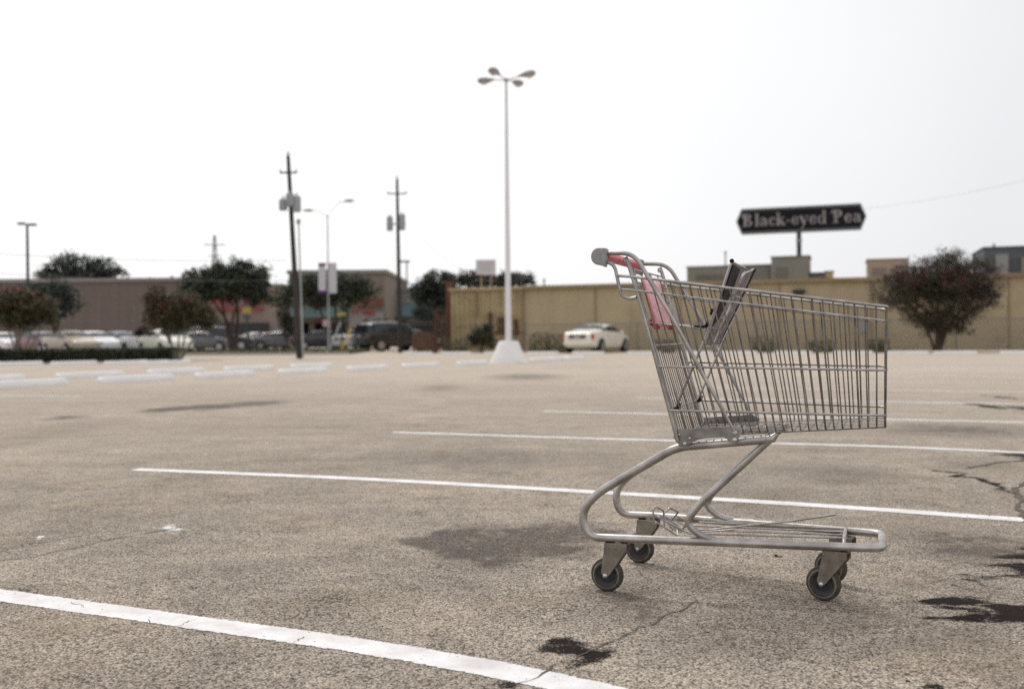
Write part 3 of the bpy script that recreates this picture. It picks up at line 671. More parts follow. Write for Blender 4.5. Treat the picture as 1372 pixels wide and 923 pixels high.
# ------------------------------------------------------------------ tan building
def gx(px, D): return W(px, 460, D).x
wa = Vector((gx(605, 56.5), 56.5, 0)); wb = Vector((gx(1372, 47.3), 47.3, 0)); wd_ = (wb-wa).normalized(); wb = wa+wd_*52
wang = math.atan2(wd_.y, wd_.x); wlen = 52
tb = thing('commercial_building', 'long low tan stucco building with brown parapet behind the far wheel stops', 'building', wa, wang)
def wpar(px, off=0):                              # distance along the wall seen at photo column px
    x, y, _ = ray(px, 460); o = Vector((-wd_.y, wd_.x, 0))*off
    # solve (wa+o) + wd_*s = t*(x,y)
    den = wd_.x*y-wd_.y*x; ax_, ay_ = wa.x+o.x, wa.y+o.y
    return (x*ay_-y*ax_)/den
s1 = wpar(702)
MB().box((s1+(wlen-s1)/2, 12.5, 1.72), (wlen-s1, 25, 3.44)).build('wall', 'tan_wall', tb)
cw = MB(); n_ = int(s1/.3); poly = []
for i in range(n_):
    x0 = i*s1/n_; dx = s1/n_; poly += [(x0, 0), (x0+dx*.5, 0), (x0+dx*.6, .05), (x0+dx*.9, .05)]
poly += [(s1-.001, .0), (s1-.001, 25), (0, 25)]
cw.prism(poly, lambda a, b, t: (a, b-.06 if b < 1 else b, t), 0, 3.46); cw.build('clad_wall', 'tan_metal', tb)
MB().box((s1+(wlen-s1)/2, -.05, 3.53), (wlen-s1+.1, .34, .20)).build('parapet_cap', 'tan_trim', tb, bevel=.02)
MB().box((s1/2, -.10, 3.52), (s1+.1, .34, .14)).build('parapet_cap', 'tan_wall', tb)
for px in (798, 912, 1045, 1168, 1260, 1352, 1480):
    MB().box((wpar(px), -.02, 1.72), (.07, .045, 3.40)).build('wall_joint', 'tan_trim', tb)
for px, z0_, z1_ in ((639, 2.0, 3.3), (658, .3, 2.2), (672.5, 1.1, 1.9), (700.5, .2, 3.4), (692, .9, 1.8)):
    MB().box((wpar(px), -.16, (z0_+z1_)/2), (.16 if px != 672.5 else .35, .16, z1_-z0_)).build('downspout' if px in (639, 700.5) else 'conduit_box', 'tan_trim' if px in (639, 700.5) else 'rust', tb)
cb_ = MB(); cb_.tube([(wpar(650), -.2, 1.05), (wpar(705), -.2, 1.05)], .05, 8); cb_.tube([(wpar(655), -.2, .6), (wpar(690), -.2, .6)], .04, 8)
cb_.build('wall_pipe', 'rust', tb)
v_ = MB(); v_.box((wpar(1071), -.16, 3.0), (.62, .3, .16)); v_.box((wpar(1071), -.12, 2.9), (.45, .22, .12)); v_.build('wall_light', 'dark_open', tb, bevel=.03)
MB().box((wpar(1157), -.04, 1.15), (.45, .05, .55)).build('wall_notice', 'can', tb)
MB().box((wpar(1135), -.08, 2.25), (.2, .1, .2)).build('vent', 'can', tb)
def streaks(name):
    m = M[name]; nt = m.node_tree; b = nt.nodes['Principled BSDF']; src = b.inputs['Base Color'].links[0].from_socket
    co = N(nt, 'ShaderNodeTexCoord').outputs['Object']; mp = N(nt, 'ShaderNodeMapping'); mp.inputs['Scale'].default_value = (2.2, 2.2, .22); nt.links.new(co, mp.inputs[0])
    f = math_(nt, 'MULTIPLY', math_(nt, 'SUBTRACT', noise(nt, mp.outputs[0], 1, 5, .65), .5), 3.2, True)
    nt.links.new(mixc(nt, math_(nt, 'MULTIPLY', f, .4), src, (.25, .20, .13)), b.inputs['Base Color'])
streaks('tan_wall'); streaks('tan_metal'); streaks('store_wall')
# things on its roof
def roof_box(name, label, px0, px1, ytop, off, mat, zb=3.46, depth=2.2, extra=None):
    s0, s1_ = wpar(px0, off), wpar(px1, off); c = wa+wd_*((s0+s1_)/2)+Vector((-wd_.y, wd_.x, 0))*off
    top = W((px0+px1)/2, ytop, c.y).z; w_ = s1_-s0
    r_ = thing(name, label, 'roof unit' if name == 'rooftop_unit' else 'penthouse', (c.x, c.y, zb), wang)
    cc = MB().box((0, depth/2, (top-zb)/2+.05), (w_, depth, top-zb-.1)).build('casing', mat, r_, bevel=.03)
    MB().box((0, depth/2, top-zb+.02), (w_+.12, depth+.12, .06)).build('lid', mat, r_)
    lv = MB()
    for k in range(5): lv.box((-w_*.22, -.02, (top-zb)*(.25+.1*k)), (w_*.34, .05, .03))
    lv.build('louvre', 'roof_dark', r_)
    MB().box((0, depth/2, .05), (w_*.9, depth*.9, .1)).build('base_rail', 'roof_dark', r_)
    return r_, w_, top-zb
roof_box('rooftop_unit', 'long low grey rooftop unit left of the tall box', 921, 1032, 356.5, 9, 'roof_grey')
roof_box('rooftop_unit', 'tall square olive grey rooftop unit below the black sign', 1034, 1085, 344, 7, 'roof_grey', depth=3)
roof_box('rooftop_unit', 'small dark low rooftop unit right of the tall box', 1086, 1106, 366, 7, 'roof_dark')
roof_box('rooftop_unit', 'small tan rooftop box at the end of the dark low unit', 1106.5, 1117, 364, 7, 'tan_metal', depth=1)
roof_box('rooftop_unit', 'tan rooftop unit above the left side of the pink crape myrtle', 1163, 1218, 347.5, 6, 'roof_tan', depth=3)
r_, w_, h_ = roof_box('rooftop_room', 'dark grey rooftop room with white louvred window at the right edge', 1319, 1430, 330.5, 5, 'roof_dark', depth=5)
wn = MB().box((-w_*.5+w_*.22, -.04, h_*.52), (w_*.155, .06, h_*.56)).build('window', 'can', r_); sl2 = MB()
for k in range(6): sl2.box((-w_*.5+w_*.22, -.085, h_*(.30+.09*k)), (w_*.145, .03, .035))
sl2.build('slat', 'roof_grey', wn)
MB().tube([(-w_*.36, .5, h_), (-w_*.36, .5, h_+.25)], .07, 8).build('vent_pipe', 'steel', r_)
MB().box((w_*.08, -.03, h_*.4), (w_*.25, .05, h_*.6)).build('panel', 'roof_grey', r_)
for px, yt, D, lb in ((729, 375, 60, 'thin vent pipe on the roof right of the white lamp pole'), (972, 338, 62, 'thin aerial mast on the roof behind the cart seat'), (1163, 369, 55, 'short vent pipe on the roof left of the tan unit')):
    p = W(px, yt, D); t_ = MB(); t_.tube([(0, 0, 0), (0, 0, p.z-3.4)], .05, 8); t_.lathe([(.09, p.z-3.5), (.10, p.z-3.42), (.001, p.z-3.36)], 8)
    o = t_.build('roof_vent', 'steel'); o.location = (p.x, D, 3.44); tag(o, lb, 'roof vent')
# small white panel sign standing on the roof at the left end
p = W(651, 358, 61); wsn = thing('roof_sign', 'small white panel sign on posts above the left end of the tan building', 'sign', (p.x, 61, 3.46), 0)
MB().box((0, 0, p.z-3.46), (1.22, .12, .92)).build('panel', 'banner_white', wsn, bevel=.01)
ln = MB()
for k in range(3): ln.box((-.02, -.066, p.z-3.46+.22-.2*k), (.95-.12*k, .012, .035))
ln.build('text_line', 'can', wsn)
for s in (-.3, .3): MB().box((s, .07, (p.z-3.9)/2), (.09, .09, p.z-3.9)).build('post', 'tan_metal', wsn)
# chain link fence in front of the wall
fn = thing('chain_link_fence', 'chain link fence with thin top rail along the tan wall', 'fence', wa+Vector((wd_.y, -wd_.x, 0))*1.6, wang)
f0, f1 = wpar(716), 50; fh = 1.48
MB().tube([(f0, 0, fh), (f1, 0, fh)], .025, 6).build('top_rail', 'roof_grey', fn)
x_ = f0
while x_ < f1:
    MB().tube([(x_, 0, 0), (x_, 0, fh+.06)], .032, 6).build('post', 'roof_grey', fn); x_ += 3.03
cl_ = MB(); x_ = f0-fh
while x_ < f1:
    for sg in (1, -1):
        a0, b0 = (x_, 0) if sg > 0 else (x_, fh); a1, b1 = (x_+fh, fh) if sg > 0 else (x_+fh, 0)
        if a0 >= f0 and a1 <= f1: cl_.tube([(a0, .004*sg, b0), (a1, .004*sg, b1)], .0075, 3, caps=False)
    x_ += .16
cl_.build('wire_mesh', 'roof_grey', fn)
# ------------------------------------------------------------------ pole sign with its lettering
SD = 80.; pc = W(1072, 294, SD); pl_, pr_ = W(989, 296.5, SD), W(1156, 291, SD-1.5)
sg = thing('pole_sign', 'long black restaurant sign with pointed ends on a tall pole', 'sign', (pc.x, SD, 0), R(-19))
hw = (pr_.x-pl_.x)/2*1.06; hh = 1.04; zc = pc.z; tip = .42
outl = [(-hw, 0), (-hw+tip, hh), (hw-tip, hh), (hw, 0), (hw-tip, -hh), (-hw+tip, -hh)]
inn = [(a*.975-(0), b*.80) for a, b in outl]
MB().prism(outl, lambda a, b, t: (a, t, zc+b), -.20, .30).build('sign_box', 'sign_frame', sg, bevel=.03)
MB().prism(inn, lambda a, b, t: (a, t, zc+b), -.235, -.19).build('sign_face', 'sign_black', sg)
MB().prism(inn, lambda a, b, t: (a, t, zc+b), .29, .335).build('sign_face', 'sign_black', sg)
MB().tube([(-.1, .05, 0), (-.1, .05, zc-hh+.02)], .19, 14).build('post', 'dark_green_metal', sg)
MB().lathe([(.24, zc-hh-.75), (.24, zc-hh-.55)], 14, (-.1, .05, 0)).build('post_collar', 'steel', sg)
# letters: old style serif glyphs made of strokes and crescents, x height 1
T, K = .27, .09                                  # thick and thin stroke
def bar(x0, y0, x1, y1, w): return ('b', x0, y0, x1, y1, w)
def arc(cx, cy, rx, ry, a0, a1, tk=T, tn=K): return ('a', cx, cy, rx, ry, a0, a1, tk, tn)
def ser(x, y, w=.42): return bar(x-w/2, y, x+w/2, y, .10)
GL = {
 'B': (1.25, [bar(.35, 0, .35, 1.5, .30), ser(.25, .05, .5), ser(.25, 1.45, .5), arc(.5, 1.14, .42, .36, -90, 90), arc(.52, .40, .50, .40, -90, 90), bar(.35, .78, .62, .78, .09), arc(.08, 1.25, .16, .16, 0, 360, .12, .1)]),
 'P': (1.12, [bar(.35, 0, .35, 1.5, .30), ser(.35, .05, .6), ser(.25, 1.45, .5), arc(.5, 1.08, .46, .42, -90, 90), arc(.08, 1.22, .16, .16, 0, 360, .12, .1)]),
 'l': (.48, [bar(.24, 0, .24, 1.5, T), ser(.24, .05), ser(.16, 1.45, .3)]),
 'a': (.84, [arc(.36, .30, .30, .30, 90, 290), bar(.58, .06, .58, .75, .24), arc(.36, .68, .33, .30, 0, 165, .20, .12), bar(.58, .06, .80, .10, .10), bar(.36, .58, .58, .58, .08)]),
 'c': (.78, [arc(.42, .5, .36, .5, 40, 320, .26, .10), ('d', .62, .78, .12)]),
 'k': (.92, [bar(.22, 0, .22, 1.5, T), ser(.22, .05), ser(.14, 1.45, .3), bar(.3, .42, .68, .95, .09), bar(.42, .58, .76, .04, .22), ser(.74, .05, .34), ser(.66, .95, .30)]),
 '-': (.5, [bar(.06, .5, .42, .5, .14)]),
 'e': (.82, [arc(.42, .5, .36, .5, 25, 335, .26, .10), bar(.12, .55, .74, .55, .09)]),
 'y': (.88, [bar(.14, .95, .46, .05, .24), bar(.74, .95, .34, -.40, .10), ser(.16, .95, .36), ser(.74, .95, .30), ('d', .26, -.38, .12)]),
 'd': (.92, [arc(.38, .5, .34, .5, 60, 300, .26, .10), bar(.66, 0, .66, 1.5, T), ser(.58, 1.45, .3), ser(.76, .05, .3)]),
 ' ': (.45, []),
}
def lettering(text, width, x0, zbase, yf, name, parent):
    tot = sum(GL[c][0] for c in text); k = width/tot; x = x0
    fn_ = lambda a, b, t: (a, t, zbase+b)
    for ch in text:
        adv, st__ = GL[ch]; mb = MB()
        for q_ in st__:
            if q_[0] == 'b':
                _, ax_, ay_, bx_, by_, w_ = q_; d_ = Vector((bx_-ax_, by_-ay_)).normalized(); n_ = Vector((-d_.y, d_.x))*w_/2
                P_ = [(ax_+n_.x, ay_+n_.y), (ax_-n_.x, ay_-n_.y), (bx_-n_.x, by_-n_.y), (bx_+n_.x, by_+n_.y)]
                dz = random.uniform(0, .004); mb.prism([(x+a*k, b*k*.86) for a, b in P_], fn_, yf, yf-.06-dz)
            elif q_[0] == 'd':
                _, cx_, cy_, r_ = q_; mb.prism([(x+(cx_+r_*math.cos(a*math.pi/5))*k, (cy_+r_*math.sin(a*math.pi/5))*k*.86) for a in range(10)], fn_, yf, yf-.067)
            else:
                _, cx_, cy_, rx_, ry_, a0, a1, tk, tn = q_; nseg = 14; o_, i_ = [], []
                for j in range(nseg+1):
                    a = R(lerp(a0, a1, j/nseg)); th = lerp(tn, tk, abs(math.cos(a))**1.3)
                    o_.append((cx_+rx_*math.cos(a), cy_+ry_*math.sin(a))); rr_ = math.hypot(rx_*math.cos(a), ry_*math.sin(a)); f_ = max(.2, 1-th/rr_)
                    i_.append((cx_+rx_*math.cos(a)*f_, cy_+ry_*math.sin(a)*f_))
                for j in range(nseg):
                    mb.prism([(x+a*k, b*k*.86) for a, b in (o_[j], o_[j+1], i_[j+1], i_[j])], fn_, yf, yf-.063)
        x += adv*k
        if mb.v: mb.build(name, 'letters', parent)
tw = (W(1147, 294, SD).x-W(1001, 294, SD).x)*1.055
lettering('Black-eyed Pea', tw, (W(1001, 294, SD).x-pc.x)*1.07, zc-.45, -.235, 'letter', sg)
# ------------------------------------------------------------------ vegetation
def leaves(centers, size, name, mat, parent, up=.3):
    n = len(centers); d1 = rng.normal(size=(n, 3)); d1[:, 2] *= .7; d1 /= np.linalg.norm(d1, axis=1)[:, None]
    d2 = rng.normal(size=(n, 3)); d2 -= d1*(d1*d2).sum(1)[:, None]; d2 /= np.linalg.norm(d2, axis=1)[:, None]
    s = size*rng.uniform(.6, 1.3, n)[:, None]
    v = np.stack([centers-d1*s*.5, centers+d2*s*.27, centers+d1*s*.5, centers-d2*s*.27], 1).reshape(-1, 3)
    me = bpy.data.meshes.new(name); me.vertices.add(4*n); me.vertices.foreach_set('co', v.ravel())
    me.loops.add(4*n); me.loops.foreach_set('vertex_index', np.arange(4*n)); me.polygons.add(n); me.polygons.foreach_set('loop_start', np.arange(n)*4)
    me.update(calc_edges=True); me.materials.append(M[mat]); o = bpy.data.objects.new(name, me); C.objects.link(o); o.parent = parent; return o
def blob_points(n, blobs, clump, seed, shell=.35):
    r = np.random.default_rng(seed); w = np.array([b[3]*b[4]*b[5] for b in blobs]); w = w/w.sum()
    nc = max(10, n//45); k = r.choice(len(blobs), nc, p=w); B = np.array(blobs)[k]
    d = r.normal(size=(nc, 3)); d /= np.linalg.norm(d, axis=1)[:, None]; rad = (shell+(1-shell)*r.random(nc)**.6)[:, None]
    cc = B[:, :3]+d*rad*B[:, 3:6]
    pts = cc[r.integers(0, nc, n)]+r.normal(size=(n, 3))*clump*np.array([1, 1, .7])
    return pts, d
def tree(name, label, cat, x, D, h, blobs, trunks, leaf, n, mat, clump=.16, blossom=None, bfrac=.12, bark='bark', group=None, seed=1, tr=.09, spread=.45):
    t = thing(name, label, cat, (x, D, 0), 0, group); r = random.Random(seed); tm = MB()
    tk = MB()
    for i in range(trunks):
        b = blobs[i % len(blobs)]; a = r.uniform(0, 6.28); x0, y0 = (tr*1.2*math.cos(a), tr*1.2*math.sin(a)) if trunks > 1 else (0, 0)
        m1 = Vector((x0*2+b[0]*spread*.5, y0*2+b[1]*spread*.5, b[2]*.45)); e = Vector((b[0]*.85, b[1]*.85, b[2]))
        pth = smooth_path([(x0, y0, 0), m1, e], 5); tk.tube(pth, [lerp(tr, tr*.35, j/(len(pth)-1)) for j in range(len(pth))], 8)
    for i in range(len(blobs)*3):
        b = blobs[i % len(blobs)]; c = Vector(b[:3]); dd = Vector((r.gauss(0, 1), r.gauss(0, 1), r.gauss(.3, .8))).normalized()
        e = c+Vector((dd.x*b[3], dd.y*b[4], dd.z*b[5]))*.85; s_ = c*.75; mid = s_.lerp(e, .5)+Vector((0, 0, .05))
        tk.tube(smooth_path([s_, mid, e], 3), [tr*.38, tr*.33, tr*.3, tr*.25, tr*.2, tr*.15, tr*.1], 6)
    tk.build('trunk', bark, t)
    pts, _ = blob_points(n, blobs, clump, seed)
    pts[:, 2] = np.maximum(pts[:, 2], .15)
    leaves(pts, leaf, 'crown', mat, t)
    if blossom:
        pb, _ = blob_points(int(n*bfrac*5), blobs, clump*.8, seed+50, .85); zt = np.quantile(pb[:, 2], .62)
        pb = pb[(pb[:, 2] > zt-.25*np.random.default_rng(seed).random(len(pb)))]; pb[:, 2] += .04
        leaves(pb[:int(n*bfrac)], leaf*.8, 'blossom', blossom, t)
    return t
def bl(px, py, rx_, ry_, D, x0, dy=0, rd=None):   # a crown lobe seen at (px,py) with pixel radii
    p = W(px, py, D); k = D/F; return (p.x-x0, dy, p.z, rx_*k, (rd or rx_)*k, ry_*k)
def crown(D, x0, lst, seed=0):
    r = random.Random(seed); return [bl(a, b, c, d_, D, x0, r.uniform(-.35, .35)*c*D/F*1.2) for a, b, c, d_ in lst]
# big crape myrtle right
D = 42.5; x0 = gx(1256, D)
tree('crape_myrtle', 'large dark crape myrtle with pink blossom before the tan wall, right', 'tree', x0, D, 4.5,
     crown(D, x0, [(1268, 360, 36, 24), (1230, 374, 36, 26), (1305, 374, 34, 26), (1202, 386, 30, 20), (1255, 394, 48, 28), (1300, 402, 34, 22), (1322, 386, 20, 28), (1216, 408, 28, 16), (1195, 398, 24, 16), (1243, 428, 24, 16), (1280, 424, 28, 16), (1262, 446, 28, 14), (1240, 438, 18, 12), (1290, 438, 18, 12), (1262, 430, 46, 16), (1184, 394, 15, 12), (1264, 346, 18, 12), (1228, 352, 16, 12), (1300, 352, 18, 12), (1260, 380, 60, 24)], 3),
     9, .10, 34000, 'leaf_myrtle', .15, 'blossom', .12, seed=5, tr=.075, spread=.35)
sk = MB(); rr_ = random.Random(3)
# left myrtles behind the hedge
D = 37.5; x0 = gx(22, D)
tree('crape_myrtle', 'broad crape myrtle with faded pink top at the left edge behind the hedge', 'tree', x0, D, 3,
     crown(D, x0, [(20, 405, 34, 18), (50, 412, 26, 18), (-8, 410, 26, 20), (30, 425, 40, 14), (66, 420, 12, 12), (10, 392, 16, 8)], 5), 6, .11, 14000, 'leaf_myrtle_light', .13, 'blossom_red', .045, 'bark_pale', seed=8, tr=.05, spread=.9)
D = 40; x0 = gx(240, D)
tree('crape_myrtle', 'rounded crape myrtle with pinkish top at the right end of the hedge', 'tree', x0, D, 3,
     crown(D, x0, [(210, 402, 18, 16), (240, 418, 26, 18), (270, 424, 20, 16), (206, 425, 14, 14), (250, 405, 22, 10), (225, 436, 26, 10), (278, 430, 12, 12)], 6), 6, .11, 14000, 'leaf_myrtle_light', .12, 'blossom_red', .045, 'bark_pale', seed=9, tr=.05, spread=.9)
D = 58; x0 = gx(192, D)
tree('flowering_shrub', 'small shrub with dark pink flowers between parked cars', 'shrub', x0, D, 1.6, crown(D, x0, [(192, 445, 10, 7), (186, 448, 7, 6), (199, 447, 7, 7)], 2), 3, .12, 1500, 'leaf_myrtle', .1, 'blossom_red', .3, seed=10, tr=.04)
D = 62; x0 = gx(80, D)
tree('dark_tree', 'dark rounded tree behind the left crape myrtle', 'tree', x0, D, 4.6, crown(D, x0, [(72, 398, 28, 20), (90, 408, 18, 16), (55, 392, 20, 14), (62, 420, 26, 10)], 7), 2, .2, 6000, 'leaf_dark', .25, seed=12, tr=.13)
D = 125; x0 = gx(110, D)
tree('oak_tree', 'wide dark oak rising over the roof of the brown building', 'tree', x0, D, 11, crown(D, x0, [(110, 356, 30, 15), (80, 362, 24, 16), (140, 362, 24, 15), (62, 372, 14, 12), (158, 372, 12, 10), (112, 375, 48, 18)], 8), 2, .42, 9000, 'leaf_dark', .45, seed=13, tr=.3)
D = 64; x0 = gx(312, D)
tree('oak_tree', 'large dark oak with forked trunk standing on the grass verge', 'tree', x0, D, 6, crown(D, x0, [(312, 362, 26, 15), (290, 378, 30, 20), (335, 376, 26, 20), (262, 386, 24, 16), (348, 392, 16, 18), (310, 388, 42, 12), (255, 372, 10, 10), (268, 396, 22, 9), (352, 370, 10, 12)], 9), 4, .22, 20000, 'leaf_oak', .22, seed=14, tr=.14, spread=.5)
D = 74; x0 = gx(444, D)
tree('oak_tree', 'spreading green oak behind the street banners', 'tree', x0, D, 6, crown(D, x0, [(445, 382, 34, 16), (480, 386, 26, 14), (410, 384, 28, 16), (388, 398, 18, 14), (500, 394, 12, 10), (425, 402, 24, 10), (465, 400, 26, 10), (372, 408, 12, 10)], 10), 3, .24, 11000, 'leaf_oak', .26, seed=15, tr=.16)
D = 78; x0 = gx(384, D)
tree('young_tree', 'small slender tree between the oak and the leaning utility pole', 'tree', x0, D, 3.6, crown(D, x0, [(384, 432, 9, 12), (381, 420, 8, 10), (389, 445, 9, 9)], 11), 1, .2, 1500, 'leaf_oak', .18, seed=16, tr=.06)
D = 82; x0 = gx(590, D)
tree('oak_tree', 'dark oak beside the left end of the tan building', 'tree', x0, D, 6.5, crown(D, x0, [(590, 378, 24, 16), (570, 390, 20, 16), (600, 400, 20, 20), (558, 400, 14, 10), (580, 418, 26, 12), (556, 380, 8, 8)], 12), 2, .24, 10000, 'leaf_dark', .24, seed=17, tr=.18)
D = 95; x0 = gx(672, D)
tree('far_tree', 'low tree crowns showing over the roof behind the white lamp pole', 'tree', x0, D, 7, crown(D, x0, [(690, 376, 22, 9), (668, 374, 20, 12), (640, 376, 20, 12), (622, 374, 12, 9), (708, 379, 10, 5)], 13), 3, .3, 5000, 'leaf_dark', .3, seed=18, tr=.15)
D = 52.5; x0 = gx(645, D)
tree('wall_shrub', 'dark green shrub growing against the clad end of the tan wall', 'shrub', x0, D, 1.7, crown(D, x0, [(645, 450, 12, 12), (652, 442, 8, 10), (634, 458, 9, 8), (655, 458, 8, 9)], 14), 3, .12, 2600, 'leaf_hedge', .12, seed=19, tr=.03)
for i, (px, w_, h_, lb) in enumerate(((890, 14, .7, 'tuft of weeds behind the cart gate at the foot of the tan wall'), (1024, 16, .8, 'green weed clump behind the middle of the basket'), (1100, 18, .6, 'green weed clump behind the front of the basket'), (1176, 14, .6, 'weed clump just beyond the cart nose by the wall'), (745, 14, 1.0, 'thin weeds left of the parked white sedan'), (722, 14, 1.1, 'thin weeds right of the lamp pole footing'), (610, 16, .9, 'weeds at the left corner of the tan building'))):
    D = lerp(51.5, 42.5, (px-600)/600); x0 = gx(px, D); hw_ = w_*D/F
    tw_ = thing('weed_clump', lb, 'weeds', (x0, D, 0), 0, 'weeds along the foot of the tan wall'); m_ = MB()
    for k in range(26):
        a = random.uniform(-1, 1)*hw_; b = random.uniform(-.4, .4); hh_ = h_*random.uniform(.4, 1.0); m_.tube([(a, b, 0), (a*1.15, b, hh_*.6), (a*1.3+random.uniform(-.1, .1), b, hh_)], [.012, .009, .004], 4)
    m_.build('stem', 'leaf_weed', tw_)
    pts = np.stack([rng.uniform(-hw_, hw_, 900), rng.uniform(-.4, .4, 900), rng.random(900)**1.5*h_*.9+.03], 1); leaves(pts, .09, 'foliage', 'leaf_weed', tw_)
# clipped hedge
D = 35.6; xa, xb = gx(-70, D), gx(238, D); hg = thing('hedge', 'low clipped dark green hedge behind the left wheel stops', 'hedge', ((xa+xb)/2, D, 0))
hl = (xb-xa)/2; MB().box((0, 0, .26), (hl*2-.2, .9, .4)).build('stem_mass', 'leaf_hedge', hg)
n = 15000; pts = np.stack([rng.uniform(-hl, hl, n), rng.uniform(-.55, .55, n), rng.uniform(.06, .50, n)], 1)
fm = rng.random(n); pts[:, 1] = np.where(fm < .5, -.5+rng.normal(size=n)*.04, pts[:, 1]); pts[:, 2] = np.where(fm >= .5, .48+rng.normal(size=n)*.025+.02*np.sin(pts[:, 0]*2.1), pts[:, 2])
leaves(pts, .075, 'foliage', 'leaf_hedge', hg)
# grass verge beyond the lot
vx0, vx1 = gx(255, 52), gx(472, 52)
ga = [(vx0-14, 51), (vx1, 51), (vx1-.5, 62), (vx0-14, 62)]
struct(MB().prism(ga, lambda a, b, t: (a, b, t), .0, .12).build('grass_verge', 'grass'), 'strip of mown grass along the far street')
struct(MB().box(((vx0-14+vx1)/2, 50.9, .065), (vx1-vx0+14, .18, .13)).build('kerb', 'kerb'), 'concrete kerb of the grass strip')
n = 14000; pts = np.stack([rng.uniform(vx0-14, vx1, n), rng.uniform(51.2, 61.8, n), np.full(n, .15)+rng.random(n)*.06], 1)
e_ = leaves(pts, .14, 'verge_turf', 'leaf_weed', None); tag(e_, 'rough grass blades on the far verge', 'grass', kind='stuff')
# ------------------------------------------------------------------ left buildings
def zt(px, py, D): return W(px, py, D).z
D = 98; x0, x1 = gx(-160, D), gx(262, D); hgt = zt(150, 376.5, D)
sb1 = thing('store_building', 'long plain brown block building behind the parked cars on the left', 'building', ((x0+x1)/2, D, 0))
MB().box((0, 15, hgt/2), (x1-x0, 30, hgt)).build('wall', 'store_wall', sb1); MB().box((0, 14.9, hgt+.1), (x1-x0+.3, 30.3, .35)).build('coping', 'coping', sb1)
jt = MB()
for k in range(18): jt.box((lerp(-(x1-x0)/2, (x1-x0)/2, (k+.5)/18), -.015, hgt/2), (.06, .04, hgt-.1))
for k in range(1, 5): jt.box((0, -.013, hgt*k/5), (x1-x0-.1, .03, .05))
jt.build('wall_joint', 'roof_grey', sb1)
for px, yt in ((192, 370), (222, 368)):
    v_ = MB().tube([(gx(px, D)-(x0+x1)/2, 2, hgt), (gx(px, D)-(x0+x1)/2, 2, zt(px, yt, D))], .15, 8).build('roof_vent', 'roof_grey', sb1)
D = 96; x0, x1 = gx(263, D), gx(378, D); hgt = zt(320, 384, D)
sb2 = thing('store_building', 'pale brown store front with red letters behind the forked oak', 'building', ((x0+x1)/2, D, 0)); cx_ = (x0+x1)/2
MB().box((0, 12, hgt/2), (x1-x0, 24, hgt)).build('wall', gen('pale_store', (.25, .205, .175), .9, var=.06, scale=.3), sb2)
MB().box((0, 11.9, hgt+.1), (x1-x0+.2, 24.2, .3)).build('coping', 'coping', sb2)
MB().box(((x1-x0)*.05, -.3, 1.3), ((x1-x0)*.6, .5, 2.2)).build('shop_window', 'dark_open', sb2)
def red_letters(parent, cx_, D, px0, px1, py0, py1, n, y=-.35):
    for i in range(n):
        a = lerp(px0, px1, (i+.12)/n); b = lerp(px0, px1, (i+.82)/n); X0, X1 = gx(a, D)-cx_, gx(b, D)-cx_; Zt, Zb = zt(a, py0+random.uniform(-.5, .5), D), zt(a, py1, D); w_ = (X1-X0); m_ = MB()
        m_.box((X0+w_*.12, y, (Zt+Zb)/2), (w_*.24, .15, Zt-Zb)); m_.box(((X0+X1)/2+.1*w_, y-.002, lerp(Zb, Zt, .12 if i % 2 else .88)), (w_*.7, .15, (Zt-Zb)*.22))
        if i % 3: m_.box((X1-w_*.12, y+.002, (Zt+Zb)/2), (w_*.22, .15, (Zt-Zb)*.96))
        if i % 3 != 1: m_.box(((X0+X1)/2+.08*w_, y-.004, (Zt+Zb)/2), (w_*.6, .15, (Zt-Zb)*.2))
        m_.build('sign_letter', 'sign_red', parent)
red_letters(sb2, cx_, D, 284, 322, 399, 408.5, 4); red_letters(sb2, cx_, D, 326, 359, 399, 408.5, 3); red_letters(sb2, cx_, D, 286, 354, 412, 418, 9)
D = 94; x0, x1 = gx(379, D), gx(512, D); cx_ = (x0+x1)/2; hA, hB = zt(430, 363, D), 0
sb3 = thing('store_building', 'tan shopping centre block with dark arcade and red sign bars behind the banners', 'building', (cx_, D, 0))
MB().box((0, 13, hA/2+1.2), (x1-x0, 20, hA-2.4)).build('wall', gen('store_tan', (.20, .17, .14), .9, var=.07, scale=.3), sb3)
MB().box((0, 12.9, hA+.1), (x1-x0+.4, 20.4, .35)).build('coping', 'coping', sb3)
for k in range(6): MB().box((lerp(-(x1-x0)/2+.3, (x1-x0)/2-.3, k/5), 3.6, 1.2), (.5, .5, 2.4)).build('pillar', 'store_wall', sb3)
MB().box((0, 8, 1.19), (x1-x0-.4, .3, 2.36)).build('arcade_back', 'dark_open', sb3)
MB().box((-(x1-x0)*.18, 2.4, zt(410, 418, D)), ((x1-x0)*.56, 1.2, 1.0)).build('awning', 'teal', sb3)
MB().box(((x1-x0)*.30, 2.85, zt(478, 428, D)), ((x1-x0)*.36, .3, 1.5)).build('fascia_panel', 'coping', sb3)
red_letters(sb3, cx_, D, 414, 432, 425, 431, 4, 2.6); red_letters(sb3, cx_, D, 466, 476, 414, 419, 2, 2.6); red_letters(sb3, cx_, D, 481, 498, 415, 421, 4, 2.6)
bd = MB().box(((x1-x0)*.34, 2.9, zt(490, 404, D)), ((x1-x0)*.26, .2, .9)).build('sign_band', 'brick', sb3)
D = 104; x0, x1 = gx(484, D), gx(612, D); cx_ = (x0+x1)/2; hA = zt(500, 388, D)
sb4 = thing('store_building', 'grey store with sloping teal roof left of the dark oak', 'building', (cx_, D, 0))
MB().box((0, 12, hA/2), (x1-x0, 20, hA)).build('wall', 'coping', sb4)
